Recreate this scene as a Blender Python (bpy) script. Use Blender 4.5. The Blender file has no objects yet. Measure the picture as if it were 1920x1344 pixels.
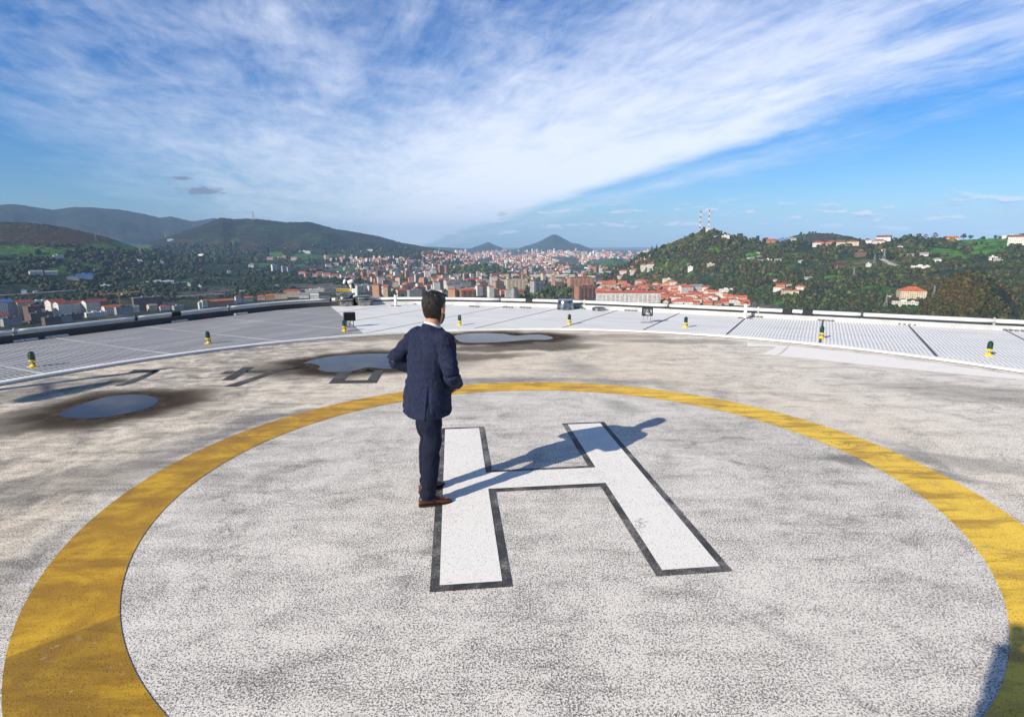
import bpy, math, random
import numpy as np
from mathutils import Matrix, Vector

random.seed(11)
RNG = np.random.default_rng(11)
SC = bpy.context.scene
COL = SC.collection
R = math.radians

# ------------------------------------------------------------------ camera, sky, sun, exposure
F, PIT, ROLL, CH = 1040.4, 0.2018, -0.0059, 2.1      # focal length in photo pixels, pitch, roll, eye height above the pad
cam = bpy.data.cameras.new('camera')
cam.sensor_width = 36.0
cam.lens = F / 1920 * 36
cam.clip_start, cam.clip_end = 0.05, 90000
camo = bpy.data.objects.new('camera', cam)
camo.matrix_world = Matrix.Translation((0, 0, CH)) @ Matrix.Rotation(math.pi / 2 - PIT, 4, 'X') @ Matrix.Rotation(ROLL, 4, 'Z')
COL.objects.link(camo)
SC.camera = camo

SUN_EL, SUN_AZ = R(28.5), R(229.9)
world = bpy.data.worlds.new('World')
SC.world = world
world.use_nodes = True
SC.view_settings.view_transform = 'Standard'
SC.view_settings.look = 'None'
SC.view_settings.gamma = 1
SC.view_settings.exposure = 0.5
SKY_STRENGTH = 0.112
sun = bpy.data.lights.new('sun', 'SUN')
sun.energy = 5.0
sun.angle = R(0.53)
sun.color = (1.0, 0.90, 0.75)
suno = bpy.data.objects.new('sun', sun)
suno.location = (-30, -25, 40)
SDIR = Vector((-math.sin(SUN_AZ) * math.cos(SUN_EL), -math.cos(SUN_AZ) * math.cos(SUN_EL), -math.sin(SUN_EL)))
suno.rotation_euler = SDIR.to_track_quat('-Z', 'Y').to_euler()
COL.objects.link(suno)


# ------------------------------------------------------------------ node helpers
def nd(nt, typ, props=None, **inp):
    n = nt.nodes.new(typ)
    for k, v in (props or {}).items():
        setattr(n, k, v)
    for k, v in inp.items():
        s = n.inputs[int(k[1:])] if (k[0] == 'i' and k[1:].isdigit()) else n.inputs[k.replace('_', ' ')]
        if isinstance(v, bpy.types.NodeSocket):
            nt.links.new(v, s)
        elif hasattr(s.default_value, '__len__') and not isinstance(v, (tuple, list)):
            s.default_value = (v, v, v)[:len(s.default_value)]
        elif isinstance(v, (tuple, list)) and hasattr(s.default_value, '__len__') and len(s.default_value) == 4 and len(v) == 3:
            s.default_value = (*v, 1)
        else:
            s.default_value = v
    return n


def mth(nt, op, a, b=0.0, c=0.0, clamp=False):
    return nd(nt, 'ShaderNodeMath', {'operation': op, 'use_clamp': clamp}, i0=a, i1=b, i2=c).outputs[0]


def mix(nt, f, a, b, blend='MIX'):
    n = nt.nodes.new('ShaderNodeMix')
    n.data_type = 'RGBA'
    n.blend_type = blend
    for s, v in ((n.inputs[0], f), (n.inputs[6], a), (n.inputs[7], b)):
        if isinstance(v, bpy.types.NodeSocket):
            nt.links.new(v, s)
        else:
            s.default_value = (*v, 1) if isinstance(v, (tuple, list)) and len(v) == 3 else v
    return n.outputs[2]


def sstep(nt, x, lo, hi):
    n = nd(nt, 'ShaderNodeMapRange', {'interpolation_type': 'SMOOTHSTEP'}, Value=x, From_Min=lo, From_Max=hi)
    return n.outputs[0]


def noise(nt, vec, scale, detail=4.0, rough=0.5, dist=0.0):
    return nd(nt, 'ShaderNodeTexNoise', None, Vector=vec, Scale=scale, Detail=detail, Roughness=rough, Distortion=dist).outputs['Fac']


def ramp(nt, fac, stops):
    n = nt.nodes.new('ShaderNodeValToRGB')
    el = n.color_ramp.elements
    while len(el) < len(stops):
        el.new(0.5)
    for e, (p, c) in zip(el, stops):
        e.position = p
        e.color = (c, c, c, 1) if not isinstance(c, tuple) else (*c, 1)
    nt.links.new(fac, n.inputs[0])
    return n.outputs[0]


def material(name, color=(.5, .5, .5), rough=.6, metal=0.0, spec=.5):
    m = bpy.data.materials.new(name)
    m.use_nodes = True
    b = m.node_tree.nodes['Principled BSDF']
    b.inputs['Base Color'].default_value = (*color, 1)
    b.inputs['Roughness'].default_value = rough
    b.inputs['Metallic'].default_value = metal
    b.inputs['Specular IOR Level'].default_value = spec
    return m, m.node_tree, b


def worn(name, color, rough=.6, metal=0.0, scale=8.0, amount=.25, spec=.5, bump=0.0):
    """a plain surface with mottled wear"""
    m, nt, b = material(name, color, rough, metal, spec)
    co = nd(nt, 'ShaderNodeTexCoord').outputs['Object']
    n1 = noise(nt, co, scale, 6, .62)
    dark = tuple(c * (1 - amount * 1.6) for c in color)
    lite = tuple(min(1, c * (1 + amount * .5)) for c in color)
    nt.links.new(mix(nt, sstep(nt, n1, .32, .68), dark, lite), b.inputs['Base Color'])
    nt.links.new(mth(nt, 'MULTIPLY_ADD', n1, .3, rough - .12), b.inputs['Roughness'])
    if bump:
        bn = nd(nt, 'ShaderNodeBump', None, Strength=bump, Distance=.01, Height=noise(nt, co, scale * 6, 4))
        nt.links.new(bn.outputs[0], b.inputs['Normal'])
    return m


# ------------------------------------------------------------------ sky: physical sky + streaked cirrus + small low clouds
def build_sky():
    nt = world.node_tree
    nt.nodes.clear()
    out = nt.nodes.new('ShaderNodeOutputWorld')
    bg = nt.nodes.new('ShaderNodeBackground')
    nt.links.new(bg.outputs[0], out.inputs[0])
    sky = nd(nt, 'ShaderNodeTexSky', {'sky_type': 'NISHITA', 'sun_disc': False, 'sun_elevation': SUN_EL, 'sun_rotation': SUN_AZ,
                                      'altitude': 150, 'air_density': 1.0, 'dust_density': 0.8, 'ozone_density': 3.0})
    g = nd(nt, 'ShaderNodeTexCoord').outputs['Generated']
    s = nd(nt, 'ShaderNodeSeparateXYZ', None, Vector=g)
    x, y, z = s.outputs
    zz = mth(nt, 'ADD', mth(nt, 'MAXIMUM', z, 0.0), 0.05)
    ux, uy = mth(nt, 'DIVIDE', x, zz), mth(nt, 'DIVIDE', y, zz)
    a = R(-18)                                            # the streaks run towards this azimuth
    u = mth(nt, 'ADD', mth(nt, 'MULTIPLY', ux, math.sin(a)), mth(nt, 'MULTIPLY', uy, math.cos(a)))
    v = mth(nt, 'SUBTRACT', mth(nt, 'MULTIPLY', ux, math.cos(a)), mth(nt, 'MULTIPLY', uy, math.sin(a)))
    def plane(su, sv, off):
        return nd(nt, 'ShaderNodeCombineXYZ', None, X=mth(nt, 'MULTIPLY', u, su), Y=mth(nt, 'MULTIPLY', v, sv), Z=off).outputs[0]
    wob = mth(nt, 'MULTIPLY', mth(nt, 'SUBTRACT', noise(nt, plane(.25, .6, 3.0), 1.0, 3), .5), 1.1)
    vv = mth(nt, 'ADD', v, wob)
    dens = ramp(nt, mth(nt, 'DIVIDE', mth(nt, 'ADD', vv, 4.0), 10.0),
                [(0.0, .05), (.13, .14), (.27, .57), (.42, .68), (.56, .92), (.65, 1.0), (.69, .80), (.73, .38), (.775, .56), (.82, .36), (.88, .10), (1.0, .02)])
    thin = sstep(nt, u, 1.3, 5.5)
    n1 = noise(nt, plane(.42, 1.25, 0.0), 1.3, 10, .64, .5)
    n2 = noise(nt, plane(1.25, 2.7, 7.0), 1.7, 9, .68, .45)
    n3 = noise(nt, plane(1.6, 1.6, 4.0), 1.4, 7, .64, .6)
    lum = mth(nt, 'MULTIPLY_ADD', n1, .48, mth(nt, 'MULTIPLY_ADD', n2, .34, mth(nt, 'MULTIPLY', n3, .28)))
    amp = mth(nt, 'MULTIPLY', mth(nt, 'MULTIPLY_ADD', thin, -1.35, 2.9), mth(nt, 'SUBTRACT', 1.25, mth(nt, 'MULTIPLY', dens, .5)))
    al = mth(nt, 'MULTIPLY_ADD', mth(nt, 'SUBTRACT', lum, .55), amp, mth(nt, 'MULTIPLY', dens, mth(nt, 'MULTIPLY_ADD', thin, .50, .56)))
    al = mth(nt, 'MULTIPLY', al, mth(nt, 'MULTIPLY_ADD', dens, .75, .28), clamp=True)
    al = sstep(nt, al, .04, .98)
    al = mth(nt, 'MULTIPLY', al, mth(nt, 'MULTIPLY_ADD', sstep(nt, z, .03, .1), .10, .88))
    # the clear sky, a little more saturated than the model gives it
    hs = nd(nt, 'ShaderNodeHueSaturation', None, Hue=.5, Saturation=1.55, Value=.74, Color=sky.outputs[0])
    clear = mix(nt, 1.0, hs.outputs[0], (.68, .90, 1.16), 'MULTIPLY')
    cloud = mix(nt, sstep(nt, z, .03, .33), (6.7, 6.95, 7.5), (5.5, 5.9, 7.1))
    al = mth(nt, 'MULTIPLY', al, mth(nt, 'SUBTRACT', 1.0, mth(nt, 'MULTIPLY', sstep(nt, z, .42, .62), .9)))   # unseen overhead cleared of cloud to weaken the sky fill
    c = mix(nt, al, clear, cloud)
    c = mix(nt, mth(nt, 'MULTIPLY', sstep(nt, z, .36, .62), .72), c, (.55, .85, 1.5))          # unseen zenith darkened to deep blue so the shadows deepen
    # small low clouds near the horizon
    az = mth(nt, 'ARCTAN2', x, y)
    el = mth(nt, 'ARCSINE', z)
    cv = nd(nt, 'ShaderNodeCombineXYZ', None, X=mth(nt, 'MULTIPLY', az, 15.0), Y=mth(nt, 'MULTIPLY', el, 62.0), Z=2.3).outputs[0]
    nl = noise(nt, cv, 1.25, 7, .58, .25)
    band = mth(nt, 'MULTIPLY', sstep(nt, el, R(.3), R(1.2)), mth(nt, 'SUBTRACT', 1.0, sstep(nt, el, R(2.4), R(4.6))))
    side = sstep(nt, az, R(-12), R(-3))
    lc = mth(nt, 'MULTIPLY', sstep(nt, nl, .53, .63), mth(nt, 'MULTIPLY', band, side))
    up = noise(nt, nd(nt, 'ShaderNodeVectorMath', {'operation': 'ADD'}, i0=cv, i1=(0, .35, 0)).outputs[0], 1.25, 7, .58, .25)
    lit = sstep(nt, mth(nt, 'SUBTRACT', nl, up), -.02, .10)
    lowc = mix(nt, lit, (2.6, 2.9, 3.8), (6.6, 6.3, 6.4))
    c = mix(nt, mth(nt, 'MULTIPLY', lc, .95), c, lowc)
    # two stray grey clouds on the left
    for (pa, pe, ra, re) in ((-28.1, 4.75, 1.75, .42), (-29.7, 5.75, 1.0, .22)):
        da = mth(nt, 'DIVIDE', mth(nt, 'SUBTRACT', az, R(pa)), R(ra))
        de = mth(nt, 'DIVIDE', mth(nt, 'SUBTRACT', el, R(pe)), R(re))
        rr = mth(nt, 'SQRT', mth(nt, 'ADD', mth(nt, 'MULTIPLY', da, da), mth(nt, 'MULTIPLY', de, de)))
        nn = noise(nt, nd(nt, 'ShaderNodeCombineXYZ', None, X=mth(nt, 'MULTIPLY', az, 60.0), Y=mth(nt, 'MULTIPLY', el, 150.0), Z=1.1).outputs[0], 1.0, 6, .6)
        q = mth(nt, 'ADD', rr, mth(nt, 'MULTIPLY', mth(nt, 'SUBTRACT', nn, .5), 2.2))
        mk = mth(nt, 'SUBTRACT', 1.0, sstep(nt, q, .45, 1.15))
        c = mix(nt, mth(nt, 'MULTIPLY', mk, .9), c, (1.3, 1.5, 2.1))
    nt.links.new(c, bg.inputs[0])
    bg.inputs[1].default_value = SKY_STRENGTH


build_sky()


# ------------------------------------------------------------------ photo pixel -> ray / ground point (used once, to lay out real positions)
def rays(px, py):
    px, py = np.asarray(px, float), np.asarray(py, float)
    x, y = (px - 960) / F, -(py - 672) / F
    c, s = math.cos(ROLL), math.sin(ROLL)
    x, y = c * x - s * y, s * x + c * y
    cp, sp = math.cos(PIT), math.sin(PIT)
    return x, cp + sp * y, -sp + cp * y


def G(px, py, z=0.0):
    x, y, d = rays(px, py)
    t = (z - CH) / d
    return float(x * t), float(y * t)


def to_px(X, Y, Z):
    cp, sp = math.cos(PIT), math.sin(PIT)
    Z = Z - CH
    d, u = cp * Y - sp * Z, sp * Y + cp * Z
    x, y = X / d, u / d
    c, s = math.cos(ROLL), math.sin(ROLL)
    x, y = c * x + s * y, -s * x + c * y
    return 960 + F * x, 672 - F * y


# ------------------------------------------------------------------ object helpers
def tag(o, label=None, cat=None, group=None, kind=None):
    if label:
        o['label'] = label
    if cat:
        o['category'] = cat
    if group:
        o['group'] = group
    if kind:
        o['kind'] = kind
    return o


def empty(name, loc=(0, 0, 0), rz=0.0):
    o = bpy.data.objects.new(name, None)
    o.location = loc
    o.rotation_euler = (0, 0, rz)
    o.empty_display_size = .2
    COL.objects.link(o)
    return o


def link_mesh(name, me, parent=None, loc=(0, 0, 0), rz=0.0):
    o = bpy.data.objects.new(name, me)
    o.location = loc
    o.rotation_euler = (0, 0, rz)
    if parent is not None:
        o.parent = parent
    COL.objects.link(o)
    return o


class MB:
    """collects shapes into one mesh"""
    def __init__(s):
        s.v, s.f, s.mi, s.uv, s.cur = [], [], [], {}, 0

    def add(s, vs, fs, uvs=None):
        b = len(s.v)
        s.v += [tuple(p) for p in vs]
        for k, f in enumerate(fs):
            if uvs and uvs[k]:
                s.uv[len(s.f)] = uvs[k]
            s.f.append(tuple(i + b for i in f))
            s.mi.append(s.cur)
        return s

    def box(s, x0, y0, z0, x1, y1, z1, M=None):
        vs = [(x0, y0, z0), (x1, y0, z0), (x1, y1, z0), (x0, y1, z0), (x0, y0, z1), (x1, y0, z1), (x1, y1, z1), (x0, y1, z1)]
        if M is not None:
            vs = [M @ Vector(p) for p in vs]
        return s.add(vs, [(0, 3, 2, 1), (4, 5, 6, 7), (0, 1, 5, 4), (1, 2, 6, 5), (2, 3, 7, 6), (3, 0, 4, 7)])

    def bbox(s, x0, y0, z0, x1, y1, z1, b=.005, M=None):
        """box with chamfered vertical and top edges"""
        def oct_(z, i):
            return [(x0 + i + b, y0 + i, z), (x1 - i - b, y0 + i, z), (x1 - i, y0 + i + b, z), (x1 - i, y1 - i - b, z),
                    (x1 - i - b, y1 - i, z), (x0 + i + b, y1 - i, z), (x0 + i, y1 - i - b, z), (x0 + i, y0 + i + b, z)]
        vs = oct_(z0, 0) + oct_(z1 - b, 0) + oct_(z1, b)
        if M is not None:
            vs = [M @ Vector(p) for p in vs]
        fs = [tuple(range(7, -1, -1)), tuple(range(16, 24))]
        for r in range(2):
            for i in range(8):
                j = (i + 1) % 8
                fs.append((r * 8 + i, r * 8 + j, r * 8 + 8 + j, r * 8 + 8 + i))
        return s.add(vs, fs)

    def lathe(s, prof, n=24, c=(0, 0, 0), M=None):
        vs, fs = [], []
        for (r, z) in prof:
            for i in range(n):
                t = 2 * math.pi * i / n
                p = Vector((c[0] + r * math.cos(t), c[1] + r * math.sin(t), c[2] + z))
                vs.append(M @ p if M is not None else p)
        for k in range(len(prof) - 1):
            for i in range(n):
                j = (i + 1) % n
                fs.append((k * n + i, k * n + j, (k + 1) * n + j, (k + 1) * n + i))
        fs.append(tuple(range(n - 1, -1, -1)))
        fs.append(tuple((len(prof) - 1) * n + i for i in range(n)))
        return s.add(vs, fs)

    def tube(s, pts, r, n=10, closed=False):
        pts = [Vector(p) for p in pts]
        rs = r if isinstance(r, (list, tuple)) else [r] * len(pts)
        vs, fs = [], []
        up = Vector((0, 0, 1))
        for i, p in enumerate(pts):
            a = pts[i - 1] if i else p
            b = pts[i + 1] if i < len(pts) - 1 else p
            d = (b - a).normalized()
            ref = up if abs(d.z) < .95 else Vector((1, 0, 0))
            e1 = d.cross(ref).normalized()
            e2 = e1.cross(d).normalized()
            for k in range(n):
                t = 2 * math.pi * k / n
                vs.append(p + (e1 * math.cos(t) + e2 * math.sin(t)) * rs[i])
        for i in range(len(pts) - 1):
            for k in range(n):
                j = (k + 1) % n
                fs.append((i * n + k, i * n + j, (i + 1) * n + j, (i + 1) * n + k))
        fs.append(tuple(range(n - 1, -1, -1)))
        fs.append(tuple((len(pts) - 1) * n + k for k in range(n)))
        return s.add(vs, fs)

    def ring(s, rings, cap=True):
        """loft through closed rings of equally many points"""
        n = len(rings[0])
        vs = [p for r in rings for p in r]
        fs = []
        for i in range(len(rings) - 1):
            for k in range(n):
                j = (k + 1) % n
                fs.append((i * n + k, i * n + j, (i + 1) * n + j, (i + 1) * n + k))
        if cap:
            fs.append(tuple(range(n - 1, -1, -1)))
            fs.append(tuple((len(rings) - 1) * n + k for k in range(n)))
        return s.add(vs, fs)

    def ball(s, c, r, n=12, m=8, M=None):
        rr = r if isinstance(r, (tuple, list)) else (r, r, r)
        rings = []
        for i in range(1, m):
            ph = math.pi * i / m - math.pi / 2
            row = []
            for k in range(n):
                t = 2 * math.pi * k / n
                p = Vector((rr[0] * math.cos(ph) * math.cos(t), rr[1] * math.cos(ph) * math.sin(t), rr[2] * math.sin(ph)))
                row.append((M @ p if M is not None else p) + Vector(c))
            rings.append(row)
        return s.ring(rings)

    def mesh(s, name, mats, smooth=False):
        me = bpy.data.meshes.new(name)
        me.from_pydata(s.v, [], s.f)
        for m in (mats if isinstance(mats, (list, tuple)) else [mats]):
            me.materials.append(m)
        if max(s.mi, default=0):
            me.polygons.foreach_set('material_index', s.mi)
        if s.uv:
            l = me.uv_layers.new(name='UVMap')
            for fi, uvs in s.uv.items():
                for k, li in enumerate(me.polygons[fi].loop_indices):
                    l.data[li].uv = uvs[k]
        if smooth:
            me.shade_smooth()
        me.update()
        return me

    def build(s, name, mats, parent=None, smooth=False, loc=(0, 0, 0), rz=0.0):
        return link_mesh(name, s.mesh(name, mats, smooth), parent, loc, rz)


def copy_tree(o, parent=None):
    c = o.copy()
    COL.objects.link(c)
    if parent is not None:
        c.parent = parent
    for ch in [k for k in SC.objects if k.parent is o]:
        copy_tree(ch, c)
    return c


ORD = ['leftmost', 'second', 'third', 'fourth', 'fifth', 'sixth', 'seventh', 'eighth', 'ninth', 'tenth', 'eleventh', 'twelfth', 'thirteenth',
       'fourteenth', 'fifteenth', 'sixteenth', 'seventeenth', 'eighteenth', 'nineteenth']
TENS = ['twentieth', 'thirtieth', 'fortieth', 'fiftieth', 'sixtieth']
TEN = ['twenty', 'thirty', 'forty', 'fifty', 'sixty']


def ordinal(i):
    """0 -> leftmost, 1 -> second from left ..."""
    if i == 0:
        return 'leftmost'
    k = i + 1
    if k < 20:
        w = ORD[i]
    elif k % 10 == 0:
        w = TENS[k // 10 - 2]
    else:
        w = TEN[k // 10 - 2] + '-' + ('first' if k % 10 == 1 else ORD[k % 10 - 1])
    return w + ' from left'


# ================================================================== THE ROOF: landing pad, rim, apron, parapet
PC = (0.2898, 4.7284)                                     # centre of the round pad
PR = 9.047                                                # its radius
EDGE = [(-8.36, 18.07), (-7.5, 19.1), (-6.3, 19.9), (-4.6, 20.3), (-2.9, 20.2), (-1.2, 19.85), (.75, 19.25), (3.35, 18.23),
        (12.28, 13.16), (15.5, 11.33), (17.5, 7.5), (17.5, 3), (15, -3), (11, -8), (4, -11), (-4, -11), (-11, -8), (-15, -3), (-15.6, 2), (-14, 7.25), (-11.42, 12.2)]


def edge_radius(t):
    """distance from the pad centre to the roof edge in direction t (azimuth)"""
    dx, dy = math.sin(t), math.cos(t)
    best = 99
    for i in range(len(EDGE)):
        ax, ay = EDGE[i]
        bx, by = EDGE[(i + 1) % len(EDGE)]
        ex, ey = bx - ax, by - ay
        den = dx * ey - dy * ex
        if abs(den) < 1e-9:
            continue
        rx, ry = ax - PC[0], ay - PC[1]
        s_ = (rx * ey - ry * ex) / den
        q = (rx * dy - ry * dx) / den
        if s_ > 0 and -1e-6 <= q <= 1 + 1e-6:
            best = min(best, s_)
    return best


def polar(t, r, z=0.0):
    return (PC[0] + r * math.sin(t), PC[1] + r * math.cos(t), z)


def ellipse_mask(nt, co, cx, cy, a, b, ang, lo, hi):
    """1 inside an ellipse on the pad, fading to 0"""
    mp = nd(nt, 'ShaderNodeMapping', {'vector_type': 'TEXTURE'}, Vector=co, Location=(cx, cy, 0), Rotation=(0, 0, ang), Scale=(a, b, 1))
    ln = nd(nt, 'ShaderNodeVectorMath', {'operation': 'LENGTH'}, i0=mp.outputs[0]).outputs['Value']
    return mth(nt, 'SUBTRACT', 1.0, sstep(nt, ln, lo, hi))


def concrete(name, kind):
    """weathered, gritty coating of the pad; kind: deck / white / yellow / black / strip"""
    m, nt, b = material(name, rough=.75)
    co0 = nd(nt, 'ShaderNodeTexCoord').outputs['Object']
    s = nd(nt, 'ShaderNodeSeparateXYZ', None, Vector=co0)
    co = nd(nt, 'ShaderNodeCombineXYZ', None, X=s.outputs[0], Y=s.outputs[1], Z=0.0).outputs[0]
    big = noise(nt, co, .55, 5, .6, .6)
    mid = noise(nt, co, 2.6, 7, .68, .8)
    stre = noise(nt, nd(nt, 'ShaderNodeMapping', None, Vector=co, Rotation=(0, 0, R(-38)), Scale=(.9, 4.2, 1)).outputs[0], 1.5, 8, .66, .5)
    gr = noise(nt, co, 88, 3, .66)
    gr2 = noise(nt, co, 210, 2, .6)
    # how much black grit shows, in patches
    dirt = mth(nt, 'MULTIPLY_ADD', mid, .36, mth(nt, 'MULTIPLY_ADD', stre, .26, mth(nt, 'MULTIPLY_ADD', big, .20, .09)))
    vp = nd(nt, 'ShaderNodeTexVoronoi', None, Vector=nd(nt, 'ShaderNodeVectorMath', {'operation': 'ADD'}, i0=co, i1=nd(nt, 'ShaderNodeVectorMath', {'operation': 'SCALE'}, i0=nd(nt, 'ShaderNodeTexNoise', None, Vector=co, Scale=130.0, Detail=2.0).outputs['Color'], Scale=.012).outputs[0]).outputs[0], Scale=92.0)
    pit = mth(nt, 'MULTIPLY', mth(nt, 'SUBTRACT', 1.0, sstep(nt, vp.outputs['Distance'], .10, .50)), nd(nt, 'ShaderNodeSeparateColor', None, Color=vp.outputs['Color']).outputs[0])
    grain = mth(nt, 'ADD', mth(nt, 'MULTIPLY_ADD', gr, .52, mth(nt, 'MULTIPLY', gr2, .30)), mth(nt, 'MULTIPLY_ADD', pit, .30, .035))
    rad = nd(nt, 'ShaderNodeVectorMath', {'operation': 'DISTANCE'}, i0=co, i1=(PC[0], PC[1], 0)).outputs['Value']
    outer = sstep(nt, rad, 3.55, 4.1)
    lo = {'deck': .762, 'white': .815, 'yellow': .81, 'black': .9, 'faded': .9, 'strip': .93}[kind]
    th = mth(nt, 'SUBTRACT', mth(nt, 'MULTIPLY_ADD', outer, .012, lo - (.069 if kind == 'deck' else .045)), mth(nt, 'MULTIPLY', dirt, .455 if kind == 'deck' else .42))
    spk = sstep(nt, mth(nt, 'SUBTRACT', grain, th), -.02, .045)
    if kind == 'deck':
        white = (.77, .735, .685)
        beige = mix(nt, sstep(nt, big, .35, .62), (.78, .69, .56), (.85, .77, .65))
        xr = sstep(nt, s.outputs[0], 1.5, 7.5)
        beige = mix(nt, xr, beige, (.83, .785, .715))
        base = mix(nt, outer, white, beige)
        base = mix(nt, mth(nt, 'MULTIPLY', sstep(nt, mid, .54, .76), mth(nt, 'MULTIPLY_ADD', outer, .12, .07)), base, (.30, .285, .265))
        base = mix(nt, mth(nt, 'MULTIPLY', mth(nt, 'MULTIPLY', sstep(nt, stre, .54, .70), .32), mth(nt, 'MULTIPLY_ADD', outer, .6, .4)), base, (.30, .265, .22))
        # darker wear on the left side and a band of old tyre dirt just outside the ring
        lf = mth(nt, 'SUBTRACT', 1.0, sstep(nt, s.outputs[0], -5.0, -1.5))
        base = mix(nt, mth(nt, 'MULTIPLY', mth(nt, 'MULTIPLY', lf, sstep(nt, dirt, .42, .58)), .70), base, (.15, .142, .13))
        bnd = mth(nt, 'MULTIPLY', sstep(nt, rad, 3.70, 3.80), mth(nt, 'SUBTRACT', 1.0, sstep(nt, rad, 3.85, 4.5)))
        base = mix(nt, mth(nt, 'MULTIPLY', mth(nt, 'MULTIPLY', bnd, sstep(nt, big, .44, .60)), .5), base, (.24, .235, .25))
        # brown tide marks round the places where water stands
        wv = nd(nt, 'ShaderNodeTexNoise', None, Vector=co, Scale=1.6, Detail=5.0).outputs['Color']
        wv = nd(nt, 'ShaderNodeVectorMath', {'operation': 'MULTIPLY_ADD'}, i0=wv, i1=(.8, .8, 0), i2=(-.4, -.4, 0)).outputs[0]
        cw = nd(nt, 'ShaderNodeVectorMath', {'operation': 'ADD'}, i0=co, i1=wv).outputs[0]
        cwf = nd(nt, 'ShaderNodeVectorMath', {'operation': 'ADD'}, i0=co, i1=nd(nt, 'ShaderNodeVectorMath', {'operation': 'SCALE'}, i0=wv, Scale=.3).outputs[0]).outputs[0]
        for (px, py, a, bb, ang, dep, col) in STAINS:
            gx, gy = G(px, py)
            mk = ellipse_mask(nt, cw if a > .7 else cwf, gx, gy, a, bb, R(ang), .45 if a > .7 else .1, 1.0)
            if a <= 1.4 and col == GR:
                mk = mth(nt, 'MULTIPLY', mk, sstep(nt, mth(nt, 'MULTIPLY_ADD', gr, .5, mth(nt, 'MULTIPLY', mid, .5)), .40, .58))
            base = mix(nt, mth(nt, 'MULTIPLY', mk, dep), base, col)
        # a few pale runs where water washed the dirt away, and grey damp trails
        cr = noise(nt, nd(nt, 'ShaderNodeMapping', None, Vector=cw, Rotation=(0, 0, R(25)), Scale=(1, 2.4, 1)).outputs[0], .9, 2, .5, 1.2)
        line = mth(nt, 'SUBTRACT', 1.0, sstep(nt, mth(nt, 'ABSOLUTE', mth(nt, 'SUBTRACT', cr, .5)), .0, .012))
        base = mix(nt, mth(nt, 'MULTIPLY', mth(nt, 'MULTIPLY', line, sstep(nt, big, .45, .6)), .45), base, (.2, .19, .18))
        # rust specks
        vo = nd(nt, 'ShaderNodeTexVoronoi', None, Vector=co, Scale=1.4)
        rs = mth(nt, 'SUBTRACT', 1.0, sstep(nt, vo.outputs['Distance'], .012, .022))
        base = mix(nt, mth(nt, 'MULTIPLY', rs, .9), base, (.33, .13, .03))
        black = (.055, .052, .05)
    elif kind in ('white', 'strip'):
        base = mix(nt, mth(nt, 'MULTIPLY', sstep(nt, mid, .52, .75), .35), (.82, .80, .765), (.55, .535, .51))
        black = (.10, .10, .10)
    elif kind == 'yellow':
        base = mix(nt, sstep(nt, mid, .36, .66), (.88, .54, .022), (.66, .36, .010))
        base = mix(nt, mth(nt, 'MULTIPLY', sstep(nt, s.outputs[0], .5, 3.4), .55), base, (.92, .66, .07))  # lemon tint puts the glint on the ring's right side into the colour
        base = mix(nt, mth(nt, 'MULTIPLY', sstep(nt, stre, .44, .62), .75), base, (.36, .19, .010))
        # an older, darker coat on the left end of the ring
        lf = mth(nt, 'SUBTRACT', 1.0, sstep(nt, s.outputs[0], -3.6, -.2))
        base = mix(nt, mth(nt, 'MULTIPLY', lf, mth(nt, 'MULTIPLY_ADD', sstep(nt, mid, .3, .6), .35, .42)), base, (.27, .14, .006))
        gx0, gy0 = G(10, 1235)
        gx1, gy1 = G(228, 1152)
        ln = math.hypot(gx1 - gx0, gy1 - gy0)
        side = mth(nt, 'ADD', mth(nt, 'MULTIPLY', mth(nt, 'SUBTRACT', s.outputs[0], gx0), -(gy1 - gy0) / ln), mth(nt, 'MULTIPLY', mth(nt, 'SUBTRACT', s.outputs[1], gy0), (gx1 - gx0) / ln))
        seam = mth(nt, 'MULTIPLY', mth(nt, 'SUBTRACT', 1.0, sstep(nt, mth(nt, 'ADD', side, mth(nt, 'MULTIPLY', mth(nt, 'SUBTRACT', mid, .5), .05)), -.012, .012)), lf)
        base = mix(nt, mth(nt, 'MULTIPLY', seam, .72), base, (.15, .085, .008))
        black = (.10, .055, .012)
    else:
        base = mix(nt, sstep(nt, mid, .3, .7), (.035, .035, .037), (.075, .073, .07))
        black = (.02, .02, .02)
        lo_, hi_ = (.49, .60) if kind == 'black' else (.55, .64)
        bare = sstep(nt, mth(nt, 'MULTIPLY_ADD', gr, .5, mth(nt, 'MULTIPLY', mid, .5)), lo_, hi_)
        base = mix(nt, mth(nt, 'MULTIPLY', bare, .75), base, (.36, .345, .33))
    vc = nd(nt, 'ShaderNodeTexVoronoi', {'feature': 'DISTANCE_TO_EDGE'}, Scale=.42, Vector=nd(nt, 'ShaderNodeVectorMath', {'operation': 'ADD'}, i0=co, i1=nd(nt, 'ShaderNodeVectorMath', {'operation': 'SCALE'}, i0=nd(nt, 'ShaderNodeTexNoise', None, Vector=co, Scale=2.2, Detail=6.0, Roughness=.65).outputs['Color'], Scale=.9).outputs[0]).outputs[0]).outputs['Distance']
    crack = mth(nt, 'MULTIPLY', mth(nt, 'SUBTRACT', 1.0, sstep(nt, vc, .0008, .004)), sstep(nt, noise(nt, co, .8, 3), .50, .60))
    base = mix(nt, mth(nt, 'MULTIPLY', crack, .7), base, tuple(c * 1.6 for c in black))
    if kind in ('white', 'yellow'):
        chip = sstep(nt, mth(nt, 'MULTIPLY_ADD', noise(nt, co, 17, 6, .72), .6, mth(nt, 'MULTIPLY', mid, .4)), .585, .615)
        base = mix(nt, mth(nt, 'MULTIPLY', chip, .75), base, (.50, .48, .45) if kind == 'white' else (.42, .33, .16))
    colr = mix(nt, mth(nt, 'MULTIPLY', spk, .86), base, black)
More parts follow.
